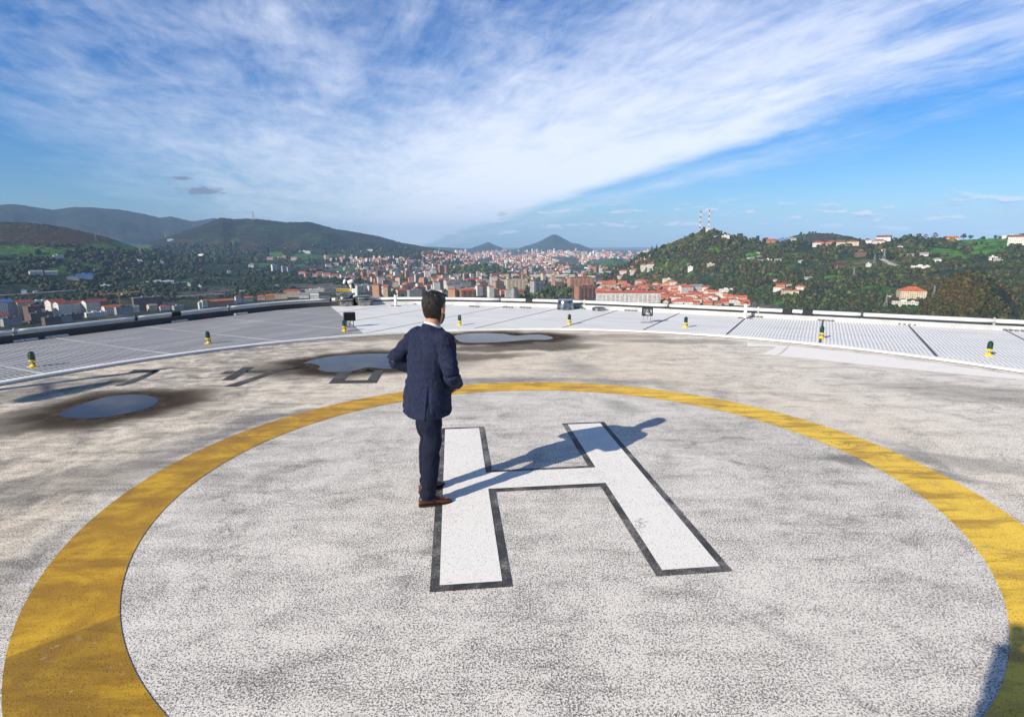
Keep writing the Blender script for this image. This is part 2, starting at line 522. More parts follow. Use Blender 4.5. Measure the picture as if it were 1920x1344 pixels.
    nt.links.new(colr, b.inputs['Base Color'])
    h = mth(nt, 'MULTIPLY_ADD', gr, .7, mth(nt, 'MULTIPLY', gr2, .3))
    bm = nd(nt, 'ShaderNodeBump', None, Strength={'yellow': .55}.get(kind, .5), Distance=.006, Height=h)
    nt.links.new(bm.outputs[0], b.inputs['Normal'])
    nt.links.new(mth(nt, 'MULTIPLY_ADD', grain, .3, {'yellow': .38, 'black': .5, 'faded': .6}.get(kind, .62)), b.inputs['Roughness'])
    return m


BR = (.17, .125, .08)
DKB = (.055, .04, .028)
GR = (.17, .165, .16)
STAINS = [(465, 1270, .42, .16, 35, .5, GR), (400, 1180, .30, .08, 38, .42, GR), (450, 1020, .55, .035, 33, .6, GR), (330, 1100, .34, .12, 45, .4, GR), (560, 1150, .5, .14, 30, .32, GR), (1430, 1130, .42, .04, -48, .5, GR), (1500, 1200, .5, .10, -50, .35, GR), (1580, 1300, .2, .06, -55, .5, GR), (1260, 1110, .2, .12, 20, .4, GR), (1700, 1080, .6, .07, -40, .35, GR), (1330, 860, 1.0, .05, -18, .45, GR), (1380, 825, .9, .06, 12, .5, GR), (640, 860, .8, .06, 20, .45, GR), (640, 925, .5, .03, 22, .6, GR), (520, 900, .9, .16, 30, .3, GR), (1490, 960, .7, .05, -25, .4, GR), (900, 780, .8, .10, 5, .35, GR), (1420, 735, 1.4, .14, -12, .35, GR), (260, 850, 1.2, .10, 36, .4, GR), (90, 940, .9, .12, 42, .5, GR), (60, 1050, .7, .2, 48, .45, GR), (210, 765, 1.74, 1.2, 32, 0.95, (0.128, 0.094, 0.06)), (205, 763, 1.25, 0.82, 32, 0.95, (0.041, 0.03, 0.021)), (320, 745, 1.01, 0.66, 40, 0.55, (0.128, 0.094, 0.06)), (40, 790, 2.46, 0.72, 38, 0.67, (0.15, 0.124, 0.09)), (60, 735, 1.68, 0.6, 42, 0.55, (0.12, 0.105, 0.083)), (680, 681, 2.8, 1.32, 12, 0.92, (0.128, 0.094, 0.06)), (676, 681, 2.13, 0.98, 10, 0.95, (0.041, 0.03, 0.021)), (945, 634, 2.8, 1.2, 0, 0.85, (0.128, 0.094, 0.06)), (943, 634, 2.35, 0.96, -2, 0.92, (0.041, 0.03, 0.021)), (950, 652, 2.69, 0.5, 6, 0.95, (0.143, 0.112, 0.075)), (880, 668, 1.68, 0.46, 4, 0.85, (0.135, 0.105, 0.075)), (1040, 645, 0.9, 1.08, 20, 0.73, (0.15, 0.12, 0.083)), (740, 632, 1.68, 0.66, 8, 0.67, (0.15, 0.12, 0.083)), (1085, 690, 0.62, 1.08, 20, 0.55, (0.247, 0.24, 0.232)), (1130, 715, 1.79, 0.34, -8, 0.49, (0.247, 0.24, 0.232)), (900, 716, 1.12, 0.24, 4, 0.55, (0.225, 0.217, 0.21)), (1160, 760, 0.56, 0.26, -60, 0.49, (0.225, 0.217, 0.21)), (1260, 640, 1.79, 0.42, -8, 0.55, (0.165, 0.143, 0.112)), (1180, 630, 1.34, 0.36, -4, 0.49, (0.15, 0.128, 0.105)), (1760, 860, 1.46, 0.26, -25, 0.43, (0.188, 0.18, 0.173)), (1680, 880, 0.9, 0.17, -25, 0.61, (0.165, 0.165, 0.165)), (1850, 740, 1.79, 0.72, -25, 0.43, (0.195, 0.173, 0.143)), (150, 900, 1.12, 0.54, 40, 0.43, (0.15, 0.143, 0.128)), (560, 775, 1.01, 0.19, 25, 0.55, (0.15, 0.15, 0.158))]

M_DECK = concrete('weathered_deck', 'deck')
M_WHITE = concrete('white_marking_paint', 'white')
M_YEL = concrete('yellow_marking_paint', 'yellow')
M_BLK = concrete('black_marking_paint', 'black')
M_NUM = concrete('faded_numeral_paint', 'faded')
M_STRIP = concrete('white_coating', 'strip')


def sector(name, r0, r1, z0, z1, mat_, t0=0.0, t1=2 * math.pi, n=256, thick=True):
    """flat ring (z0 < z1: a ring with real height)"""
    full = t1 - t0 > 6.28
    v, f = [], []
    cnt = n if full else n + 1
    for i in range(cnt):
        t = t0 + (t1 - t0) * i / n
        v += [polar(t, r0, z1), polar(t, r1, z1), polar(t, r1, z0), polar(t, r0, z0)]
    for i in range(n):
        a, c = i * 4, ((i + 1) % cnt) * 4
        f.append((a + 0, a + 1, c + 1, c + 0))
        if z1 > z0:
            f += [(a + 1, a + 2, c + 2, c + 1), (a + 3, a + 0, c + 0, c + 3)]
    mb = MB()
    mb.add(v, f)
    o = mb.build(name, mat_)
    return o


# deck disc
mb = MB()
N = 256
mb.add([polar(2 * math.pi * i / N, PR) for i in range(N)][::-1], [tuple(range(N))])
deck = tag(mb.build('landing_deck', M_DECK), kind='structure')

# yellow ring, H, numerals, white strips
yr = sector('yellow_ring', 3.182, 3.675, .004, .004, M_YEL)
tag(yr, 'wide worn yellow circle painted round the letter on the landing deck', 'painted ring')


def flat(name, polys, mat_, z, parent=None):
    mb = MB()
    for poly in polys:
        pts = [(*G(*p), z) for p in poly]
        a = sum(pts[i][0] * pts[(i + 1) % len(pts)][1] - pts[(i + 1) % len(pts)][0] * pts[i][1] for i in range(len(pts)))
        if a < 0:
            pts = pts[::-1]
        mb.add(pts, [tuple(range(len(pts)))])
    return mb.build(name, mat_, parent)


# the H: local frame from its corners (stem direction hs, cross direction hc), metres
BLo, BRo, TRr = (Vector(G(805.7, 1110.7)), Vector(G(1369, 1065.7)), Vector(G(1130.7, 789.3)))
hs = (TRr - BRo).normalized()
hc = Vector((hs.y, -hs.x))
HW, HH = (BRo - BLo).length, (TRr - BRo).length
he = empty('landing_letter', (BLo.x, BLo.y, 0))


def hp(c, s_):
    return BLo + hc * c + hs * s_ - Vector((BLo.x, BLo.y))


SW, BW = .515, .060                                      # stem and border width
c0, c1 = HH * .435, HH * .585                            # cross bar
outl = [(0, 0), (SW, 0), (SW, c0), (HW - SW, c0), (HW - SW, 0), (HW, 0), (HW, HH), (HW - SW, HH), (HW - SW, c1), (SW, c1), (SW, HH), (0, HH)]
innr = [(BW, BW), (SW - BW, BW), (SW - BW, c0 + .06), (HW - SW + BW, c0 + .06), (HW - SW + BW, BW), (HW - BW, BW), (HW - BW, HH - BW),
        (HW - SW + BW, HH - BW), (HW - SW + BW, c1 - .06), (SW - BW, c1 - .06), (SW - BW, HH - BW), (BW, HH - BW)]
for nm, pts, mt, z in (('black_border', outl, M_BLK, .004), ('white_fill', innr, M_WHITE, .008)):
    p3 = [(*hp(*p), z) for p in pts]
    mb = MB().add(p3, [tuple(range(len(p3)))])
    me = mb.mesh(nm, mt)
    if me.polygons[0].normal.z < 0:
        me.flip_normals()
    link_mesh(nm, me, he)
tag(he, 'big white letter H with worn black border in the middle of the deck', 'painted letter')

# three old black numerals, traced where they lie
SEV = [[(243, 697.5), (252, 693), (301, 693.6), (287, 699.5), (240, 698.6)], [(291, 694.5), (299, 696), (277, 706.5), (256, 716), (231, 723), (215, 724.2), (232, 717), (262, 706)],
       [(197, 717.6), (208, 712), (240, 712.3), (229, 716.6)]]
FOUR = [[(412, 701.5), (423, 696.3), (442, 696.2), (431, 701.2)], [(415, 713.3), (437, 713), (477, 688.8), (457, 688.4), (440, 698)],
        [(462, 694.6), (534.5, 693.4), (444, 725), (419, 725), (500, 699.3), (460, 699.4)]]
ZERO = [[(616, 719.3), (706, 718.2), (719.5, 695), (703, 694), (689, 712.6), (646, 713.2), (660, 696), (635, 698)]]
for nm, pl, lb in (('painted_numeral', SEV, 'faded black numeral 7 at the left beside the round puddle'), ('painted_numeral', FOUR, 'faded black numeral 4 between the two puddles left of the man'),
                   ('painted_numeral', ZERO, 'faded black open-topped numeral running under the puddle behind the man')):
    tag(flat(nm, pl, M_NUM, .004), lb, 'numeral', 'black numerals on the deck')

# white coating at the right edge, with the broken patch
strip = flat('coating_strip', [[(1481, 649), (1535, 654), (1600, 661), (1680, 671.5), (1760, 682), (1840, 694), (1920, 705.5), (2050, 727), (2080, 742), (1920, 712.5), (1800, 702), (1660, 688.5), (1520, 673.5), (1459, 667.5), (1470, 660)]], M_STRIP, .004)
tag(strip, kind='structure')
strip2 = flat('coating_strip', [[(1402, 643), (1430, 645), (1477, 648.6), (1466, 660), (1455, 667), (1425, 664.5), (1438, 660), (1450, 654), (1456, 650.5), (1430, 649.5), (1400, 650)]], M_STRIP, .004)
tag(strip2, kind='structure')

# rim: joint, white upstand, gutter
M_RIMW = worn('white_rim_paint', (.80, .79, .77), .5, 0, 3, .10)
M_DARK = worn('dark_gap', (.018, .018, .02), .8, 0, 4, .2)
tag(sector('drain_joint', PR - .045, PR + .002, .004, .004, M_DARK), kind='structure')
rim = sector('rim_kerb', PR, PR + .15, 0, .045, M_RIMW)
tag(rim, 'low white kerb ring running right round the landing deck', 'kerb')
tag(sector('gutter', PR + .15, PR + .30, -.012, -.012, worn('gutter_metal', (.30, .29, .28), .5, .2, 3, .3)), kind='structure')


# apron of ribbed metal plates
def apron_material(name, dark_, lite_, seam_col, period, row, seam, phase, left):
    m, nt, b = material(name, rough=.6, metal=.05)
    uv = nd(nt, 'ShaderNodeUVMap', {'uv_map': 'UVMap'}).outputs[0]
    s = nd(nt, 'ShaderNodeSeparateXYZ', None, Vector=uv)
    u, v = s.outputs[0], s.outputs[1]
    vr = mth(nt, 'DIVIDE', v, row)
    shift = mth(nt, 'MULTIPLY', mth(nt, 'FLOOR', vr), period * .18)
    fr = mth(nt, 'FRACT', mth(nt, 'DIVIDE', mth(nt, 'ADD', u, shift), period))
    rib = mth(nt, 'MULTIPLY', sstep(nt, fr, .08, .30), mth(nt, 'SUBTRACT', 1.0, sstep(nt, fr, .62, .84)))
    co = nd(nt, 'ShaderNodeCombineXYZ', None, X=u, Y=v, Z=0.0).outputs[0]
    st = noise(nt, nd(nt, 'ShaderNodeMapping', None, Vector=co, Scale=(.5, 3.5, 1)).outputs[0], 1.0, 6, .6)
    bl = noise(nt, co, .7, 5, .6)
    base = mix(nt, mth(nt, 'MULTIPLY', rib, 1.0), dark_, lite_)
    base = mix(nt, mth(nt, 'MULTIPLY', sstep(nt, st, .48, .68), .38), base, tuple(c * .55 for c in lite_))
    base = mix(nt, mth(nt, 'MULTIPLY', sstep(nt, bl, .5, .7), .22), base, tuple(min(1, c * 1.25) for c in lite_))
    sm = mth(nt, 'FRACT', mth(nt, 'DIVIDE', mth(nt, 'SUBTRACT', u, phase), seam))
    sd = mth(nt, 'MULTIPLY', mth(nt, 'ABSOLUTE', mth(nt, 'SUBTRACT', sm, .5)), seam)      # .5*seam at a joint
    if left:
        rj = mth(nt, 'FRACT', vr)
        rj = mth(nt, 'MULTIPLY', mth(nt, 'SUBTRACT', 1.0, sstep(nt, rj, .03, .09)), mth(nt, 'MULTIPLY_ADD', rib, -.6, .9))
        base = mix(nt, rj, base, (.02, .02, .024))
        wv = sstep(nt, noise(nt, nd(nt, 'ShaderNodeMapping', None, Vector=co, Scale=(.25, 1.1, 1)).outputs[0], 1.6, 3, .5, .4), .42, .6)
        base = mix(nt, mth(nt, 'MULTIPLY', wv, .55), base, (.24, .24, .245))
    jn = sstep(nt, sd, seam * .5 - .035, seam * .5 - .015)
    base = mix(nt, jn, base, seam_col)
    nt.links.new(base, b.inputs['Base Color'])
    bm = nd(nt, 'ShaderNodeBump', None, Strength=.35, Distance=.02, Height=rib)
    nt.links.new(bm.outputs[0], b.inputs['Normal'])
    nt.links.new(mth(nt, 'MULTIPLY_ADD', bl, .3, .42), b.inputs['Roughness'])
    return m


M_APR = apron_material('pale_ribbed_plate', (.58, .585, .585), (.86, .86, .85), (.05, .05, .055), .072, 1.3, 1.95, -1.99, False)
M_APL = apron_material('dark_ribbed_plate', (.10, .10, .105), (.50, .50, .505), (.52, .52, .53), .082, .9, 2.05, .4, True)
ER, EL = Vector((.870, -.494)), Vector((.462, .887))
T_SPLIT = math.atan2(-5.9 - PC[0], 18.5 - PC[1])


def apron(name, t0, t1, n, e, mt):
    v, uv, f = [], [], []
    nrm = Vector((-e.y, e.x))
    for i in range(n + 1):
        t = t0 + (t1 - t0) * i / n
        r1 = edge_radius(t)
        for k in range(2):
            p = polar(t, (PR + .30) if k == 0 else r1, -.006)
            v.append(p)
            q = Vector(p[:2])
            uv.append((q.dot(e), q.dot(nrm)))
    mb = MB()
    fs = [(i * 2, i * 2 + 1, i * 2 + 3, i * 2 + 2) for i in range(n)]
    mb.add(v, fs, [[uv[k] for k in q] for q in fs])
    me = mb.mesh(name, mt)
    if me.polygons[0].normal.z < 0:
        me.flip_normals()
    return tag(link_mesh(name, me), kind='structure')


apron('roof_apron', T_SPLIT, math.pi, 160, ER, M_APR)
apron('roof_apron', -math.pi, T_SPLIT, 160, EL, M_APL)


# parapet: kerb, ledge, rail
def resample(path, step):
    out = []
    for (ax, ay), (bx, by) in zip(path[:-1], path[1:]):
        n = max(1, int(math.hypot(bx - ax, by - ay) / step))
        out += [(ax + (bx - ax) * i / n, ay + (by - ay) * i / n) for i in range(n)]
    return out + [path[-1]]


def smooth_path(path, it=2):
    for _ in range(it):
        q = [path[0]]
        for a, b in zip(path[:-1], path[1:]):
            q += [(a[0] * .75 + b[0] * .25, a[1] * .75 + b[1] * .25), (a[0] * .25 + b[0] * .75, a[1] * .25 + b[1] * .75)]
        path = q + [path[-1]]
    return path


def offset_path(path, d):
    out = []
    for i, p in enumerate(path):
        a, b = path[max(0, i - 1)], path[min(len(path) - 1, i + 1)]
        tx, ty = b[0] - a[0], b[1] - a[1]
        l = math.hypot(tx, ty)
        out.append((p[0] - ty / l * d, p[1] + tx / l * d))     # to the left of travel; the path runs clockwise -> outwards
    return out


full = EDGE[17:] + EDGE[:13]                              # clockwise, seen from above; open behind the camera
full = smooth_path(full, 2)
M_KERB = worn('grey_kerb_metal', (.56, .57, .56), .5, .25, 1.5, .16)
M_LEDGE = worn('ledge_metal', (.42, .42, .41), .55, .3, .8, .2)
M_RAIL = worn('white_rail_paint', (.80, .80, .79), .35, .1, 2, .08)


def sweep(name, path, prof, mt, parent=None):
    """profile of (outward offset, height) swept along the path"""
    mb = MB()
    lanes = [[(x, y, z) for (x, y) in offset_path(path, d)] for (d, z) in prof]
    n = len(path)
    v = [p for l in lanes for p in l]
    f = []
    for k in range(len(lanes) - 1):
        for i in range(n - 1):
            f.append((k * n + i, k * n + i + 1, (k + 1) * n + i + 1, (k + 1) * n + i))
    mb.add(v, f)
    return mb.build(name, mt, parent)


par = empty('parapet', (0, 0, 0))
tag(par, 'low grey metal parapet closing the roof behind the ribbed apron', 'parapet')
ik = min(range(len(full)), key=lambda i: math.hypot(full[i][0] + 5.4, full[i][1] - 20.1))
M_KERBD = worn('shaded_kerb_metal', (.055, .06, .065), .6, .2, 1.5, .25)  # darker copy of the kerb metal: shade of the left face put into the colour
sweep('kerb', full[ik:], [(0.0, -.05), (0.0, .095), (.012, .107), (.07, .107), (.082, .095), (.082, 0)], M_KERB, par)
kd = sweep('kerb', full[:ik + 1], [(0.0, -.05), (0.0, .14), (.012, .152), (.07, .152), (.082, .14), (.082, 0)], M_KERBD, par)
kd['label'] = 'left kerb coloured dark as in shade'
sweep('shadow_gap', full, [(.086, .0), (.086, .07), (.36, .07)], M_DARK, par)
sweep('ledge', full, [(.36, .03), (.36, .125), (.372, .14), (1.05, .165), (1.06, .14), (1.06, -.6)], M_LEDGE, par)
tower = sweep('tower', full, [(1.0, -.3), (1.0, -4), (.6, -4.05), (.6, -118)], worn('tower_glass', (.05, .07, .09), .2, .3, .2, .3))
tag(tower, 'glazed tower under the roof, its top carrying the landing deck', 'tower')

# rail: tube lengths with clips; two things, meeting at the far corner
M_CLIP = worn('dark_clip', (.10, .10, .10), .5, .4, 10, .3)
M_BLOCK = worn('black_rubber', (.012, .012, .013), .6, 0, 10, .2)
cpath = offset_path(full, .23)
cl = resample(cpath, .25)
acc = [0.0]
for a, b in zip(cl[:-1], cl[1:]):
    acc.append(acc[-1] + math.hypot(b[0] - a[0], b[1] - a[1]))
isplit = min(range(len(cl)), key=lambda i: math.hypot(cl[i][0] + 4.9, cl[i][1] - 20.5))


def rail(name, i0, i1, label, zc, tr):
    root = empty(name, (*cl[i0], 0))
    off = Vector((cl[i0][0], cl[i0][1], 0))
    tag(root, label, 'rail', 'rails along the parapet')
    i = i0
    k = 0
    random.seed(5 + i0)
    while i < i1 - 2:
        j = min(i1, i + 10)
        px, _ = to_px(cl[(i + j) // 2][0], cl[(i + j) // 2][1], .3)
        vis = cl[(i + j) // 2][1] > 3 and -200 < px < 2120
        pts = [Vector((*cl[q], zc)) - off for q in range(i, j + 1)]
        if vis:
            MB().tube(pts, tr, 14).build('tube', M_RAIL, root, smooth=True)
            d = (pts[1] - pts[0]).normalized()
            ang = math.atan2(d.y, d.x)
            Mx = Matrix.Translation(pts[0]) @ Matrix.Rotation(ang, 4, 'Z')
            mb = MB()
            mb.lathe([(tr + .008, -.03), (tr + .008, .03)], 14, M=Mx @ Matrix.Rotation(math.pi / 2, 4, 'Y'))
            mb.box(-.025, -.04, .01 - zc + .06, .025, .04, -tr, Mx)
            mb.box(-.015, -.015, tr, .015, .015, tr + .035, Mx)
            mb.build('clip', M_CLIP if k % 2 else M_KERB, root)
            if k % 3 == 1:
                for o_ in ((.9,) if k % 2 else (.5, 1.15)):
                    q = min(i1, i + int(o_ / .25) + 1)
                    p = Vector((*cl[q], zc)) - off
                    M2 = Matrix.Translation(p) @ Matrix.Rotation(ang, 4, 'Z')
                    MB().bbox(-.13, -tr - .012, -tr - .02, .13, tr + .012, tr + .008, .01, M2).build('black_block', M_BLOCK, root)
        i = j
        k += 1
    return root


rail('rail', 0, isplit, 'shaded rail of white tube lengths on the left parapet', .212, .047)
rail('rail', isplit, len(cl) - 1, 'sunlit rail of white tube lengths on the right parapet', .185, .054)

# small cleats along the kerb foot
mb = MB()
for x in (-.16, -.05, .06, .17):
    mb.bbox(x - .03, -.05, 0, x + .03, .03, .035, .006)
mb.box(-.2, -.01, .012, .2, .01, .024)
me_cleat = mb.mesh('cleat', worn('dull_steel', (.2, .2, .2), .45, .6, 20, .3))
mb = MB()
mb.bbox(-.24, -.09, 0, .24, .09, .05, .02)
me_wedge = mb.mesh('cleat', worn('pale_steel', (.62, .62, .60), .4, .3, 20, .2))
CLEATS_R = [(889, 574), (952, 575.5), (985, 576), (1087, 577.5), (1182, 581.5), (1293, 586), (1416, 593), (1548, 600), (1700, 607.5), (1900, 618.5)]
for k, (px, py) in enumerate(CLEATS_R):
    x, y = G(px, py, .02)
    o = link_mesh('cleat', me_cleat, None, (x, y, 0), R(-29.6))
    tag(o, f'small dark cleat at the foot of the right parapet, {ordinal(k)}', 'cleat', 'cleats along the right parapet')
for k, (px, py) in enumerate([(46, 637), (105, 630), (200, 617), (335, 601.5), (450, 588), (602, 571.5)]):
    x, y = G(px, py, .02)
    o = link_mesh('cleat', me_wedge, None, (x, y, 0), R(62))
    tag(o, f'pale sunlit wedge at the foot of the dark left parapet, {ordinal(k)}', 'cleat', 'wedges along the left parapet')


# ------------------------------------------------------------------ deck lights
def glass_mat(name, col, rough=.08):
    m, nt, b = material(name, col, rough)
    b.inputs['Coat Weight'].default_value = .6
    b.inputs['Transmission Weight'].default_value = .35
    b.inputs['IOR'].default_value = 1.45
    return m


M_GREEN = glass_mat('green_glass', (.003, .055, .046))
M_YPAINT = worn('yellow_enamel', (.80, .56, .01), .35, 0, 30, .12)
M_STEEL = worn('steel', (.45, .45, .45), .3, .9, 12, .2)
M_GUARD = worn('dark_wire', (.02, .03, .03), .4, .5, 20, .2)


def make_beacon():
    root = empty('deck_light')
    mb = MB()
    mb.bbox(-.13, -.045, 0, .13, .045, .022, .02)
    mb.lathe([(.075, .0), (.075, .03), (.045, .06), (.03, .075)], 20)
    mb.build('base_plate', M_YPAINT, root)
    MB().lathe([(.022, .07), (.022, .135)], 14).build('stem', M_STEEL, root, True)
    MB().lathe([(.03, .125), (.07, .145), (.078, .165), (.078, .185), (.06, .192)], 24).build('collar', M_YPAINT, root)
    MB().lathe([(.066, .19), (.068, .22), (.068, .335), (.062, .362), (.045, .388), (.02, .400), (.003, .402)], 24).build('green_globe', M_GREEN, root, True)
    mb = MB()
    for k in range(4):
        a = k * math.pi / 2 + .5
        c, s_ = math.cos(a), math.sin(a)
        mb.tube([(.074 * c, .074 * s_, .19), (.074 * c, .074 * s_, .34), (.055 * c, .055 * s_, .385), (0, 0, .412)], .004, 6)
    mb.build('wire_guard', M_GUARD, root)
    mb = MB()
    mb.tube([(.03, -.05, .09), (.07, -.05, .10)], .022, 10)
    mb.build('cable_box', M_GUARD, root)
    return root


LIGHTS = [(62, 685, 'alone on the dark apron at the far left'), (391, 642, 'on dark apron above the faded numeral 4'), (646, 619, 'right in front of the black floodlight'),
          (862, 608, "just right of the man's head"), (1067.5, 606.5, 'before the tall steel vent'), (1285.5, 612, 'right of the open-frame floodlight'),
          (1540, 632, 'beside the white coating strip'), (1854, 664, 'nearest the right edge of the apron')]
proto = make_beacon()
for k, (px, py, lb) in enumerate(LIGHTS):
    o = proto if k == 0 else copy_tree(proto)
    x, y = G(px, py, .02)
    o.location = (x, y, -.004)
    o.scale = (.68, .68, .68)
    o.rotation_euler = (0, 0, R((20, 35, 10, 0, 8, -5, -12, -22)[k]))
    tag(o, 'green domed light on yellow foot, ' + lb, 'deck light', 'green lights round the landing deck')


# floodlights
M_BLACKM = worn('black_metal', (.014, .014, .015), .45, .2, 12, .3)


def make_flood(front):
    root = empty('floodlight')
    mb = MB()
    if front:
        for q in ((-.17, -.05, .22, .17, .05, .25), (-.17, -.05, .45, .17, .05, .48), (-.17, -.05, .25, -.14, .05, .45), (.14, -.05, .25, .17, .05, .45)):
            mb.box(*q)
    else:
        mb.bbox(-.19, -.07, .21, .19, .05, .49, .02)
        for k in range(5):
            mb.box(-.15 + k * .07, -.10, .24, -.13 + k * .07, -.071, .46)
    mb.build('housing', M_BLACKM, root)
    mb = MB()
    if front:
        mb.box(-.139, .02, .251, .139, .03, .449)
        mb.build('glass', glass_mat('lamp_glass', (.62, .64, .66), .12), root)
        mb = MB()
        mb.tube([(-.10, -.01, .26), (-.06, -.01, .40), (.0, -.02, .34), (.04, -.01, .42), (.10, -.01, .27)], .018, 8)
        mb.build('reflector', M_BLACKM, root)
        mb = MB()
    mb.tube([(-.11, 0, .0), (-.11, 0, .215)], .012, 8)
    mb.tube([(.11, 0, .0), (.11, 0, .215)], .012, 8)
    mb.tube([(-.03, .02, .0), (.03, .02, .215)], .01, 8)
    mb.build('bracket', M_STEEL if front else M_BLACKM, root)
    MB().bbox(-.2, -.06, 0, .17, .06, .018, .01).build('foot', M_STEEL, root)
    return root


f1 = make_flood(False)
f1.scale = (.8, .8, .8)
f1.location = (*G(656.5, 612.5), -.004)
f1.rotation_euler = (0, 0, R(12))
tag(f1, 'black floodlight on a stand seen from behind, next to a green light', 'floodlight')
f2 = make_flood(True)
f2.scale = (.85, .85, .85)
f2.location = (*G(1213, 604.5), -.004)
f2.rotation_euler = (0, 0, R(-8))
tag(f2, 'floodlight with open black frame on thin bracket, on the pale apron', 'floodlight')

# steel vents
M_CHROME = worn('stainless_steel', (.34, .34, .34), .2, .95, 6, .4)


def vent(px, py, prof, label, split=True):
    x, y = G(px, py)
    root = empty('roof_vent', (x, y, -.004))
    tag(root, label, 'vent', 'steel vents by the parapet')
    MB().lathe(prof[0], 32).build('drum', M_CHROME, root, False)
    if len(prof) > 1:
        MB().lathe(prof[1], 32).build('cowl', M_CHROME, root, False)
    return root


vent(649, 572.5, ([(.33, 0), (.33, .16), (.30, .18)], [(.30, .182), (.37, .20), (.37, .27), (.26, .30), (.26, .36), (.34, .38), (.34, .43), (.1, .47)]), 'tallest stacked steel vent, under the white and yellow hoist')
vent(683, 572, ([(.27, 0), (.29, .14)], [(.29, .142), (.34, .16), (.34, .2), (.31, .23), (.34, .26), (.34, .31), (.2, .35)]), 'squat round steel vent between the hoist and the white post')
vent(1060, 579.5, ([(.29, 0), (.265, .22), (.24, .28)], [(.241, .282), (.265, .295), (.265, .315), (.1, .325)]), 'tapered steel vent standing against the middle of the parapet')
vent(1123, 581.5, ([(.22, 0), (.22, .09), (.12, .12)],), 'lowest flat steel vent lying on the pale apron')
# hoist with white drum and yellow rack above the left vents
hx, hy = G(655, 566)
hr = empty('hoist', (hx, hy, -.004), R(10))
hr.scale = (.82, .82, .82)
tag(hr, 'small white hoist with yellow rack standing behind the steel vents', 'hoist')
MW = worn('white_enamel', (.8, .8, .78), .35, 0, 10, .12)
mb = MB()
mb.bbox(.15, -.12, .0, .42, .12, .62, .03)
mb.build('cabinet', MW, hr)
mb = MB()
mb.lathe([(.04, -.14), (.09, -.13), (.10, 0), (.09, .13), (.04, .14)], 18, M=Matrix.Translation((.12, 0, .93)) @ Matrix.Rotation(R(70), 4, 'Y'))
mb.build('drum', MW, hr, True)
mb = MB()
mb.lathe([(.03, -.1), (.06, -.08), (.06, .1), (.03, .12)], 14, M=Matrix.Translation((-.16, 0, .93)) @ Matrix.Rotation(R(20), 4, 'Y'))
mb.build('motor', MW, hr, True)
mb = MB()
mb.tube([(.25, 0, .6), (.2, 0, .85), (.1, 0, 1.0)], .05, 8)
mb.tube([(.05, .05, .62), (-.12, 0, .95)], .03, 8)
mb.build('arm', M_BLACKM, hr)
mb = MB()
mb.box(-.55, -.05, .50, .12, .05, .535)
mb.box(-.55, -.05, .60, .12, .05, .63)
for k in range(9):
    mb.box(-.54 + k * .08, -.045, .536, -.51 + k * .08, .045, .599)
mb.build('yellow_rack', worn('yellow_rack_paint', (.62, .42, .03), .4, 0, 10, .2), hr)

# two white posts
for px, py, h, lb in ((742, 573.5, .40, 'white post by the parapet, just left of the man'), (1397, 596.5, .42, 'white post by the parapet, below the far edge of the red-roofed town')):
    x, y = G(px, py)
    root = empty('post', (x, y, -.004), R(-29))
    tag(root, lb, 'post', 'white posts by the parapet')
    MB().lathe([(.047, .012), (.047, h)], 16).build('shaft', M_RAIL, root)
    MB().bbox(-.2, -.06, 0, .2, .06, .012, .004).build('foot_plate', M_CLIP, root)
    MB().lathe([(.06, h), (.06, h + .03), (.03, h + .05)], 16).build('cap', M_CLIP, root)


# ------------------------------------------------------------------ puddles
def water():
    m, nt, b = material('standing_water', (.012, .011, .011), .04)
    b.inputs['IOR'].default_value = 1.33
    b.inputs['Specular IOR Level'].default_value = .26
    co = nd(nt, 'ShaderNodeTexCoord').outputs['Object']
    nz = noise(nt, co, 1.4, 4)
    nt.links.new(mix(nt, sstep(nt, nz, .45, .7), (.022, .020, .020), (.065, .055, .048)), b.inputs['Base Color'])
    bm = nd(nt, 'ShaderNodeBump', None, Strength=.03, Distance=.01, Height=noise(nt, co, 5, 3))
    nt.links.new(bm.outputs[0], b.inputs['Normal'])
    return m


M_WATER = water()


def wet_concrete():
    m, nt, b = material('wet_concrete', (.04, .03, .022), .85, 0, .2)
    co = nd(nt, 'ShaderNodeTexCoord').outputs['Object']
    n1 = noise(nt, co, 5, 6, .7)
    nt.links.new(mix(nt, sstep(nt, n1, .3, .7), (.022, .016, .012), (.075, .055, .038)), b.inputs['Base Color'])
    wet = nd(nt, 'ShaderNodeAttribute', {'attribute_name': 'wet'}).outputs['Fac']
    a = mth(nt, 'ADD', wet, mth(nt, 'MULTIPLY', mth(nt, 'SUBTRACT', n1, .5), mth(nt, 'MULTIPLY', wet, 1.1)), clamp=True)
    nt.links.new(a, b.inputs['Alpha'])
    return m


M_WETM = wet_concrete()


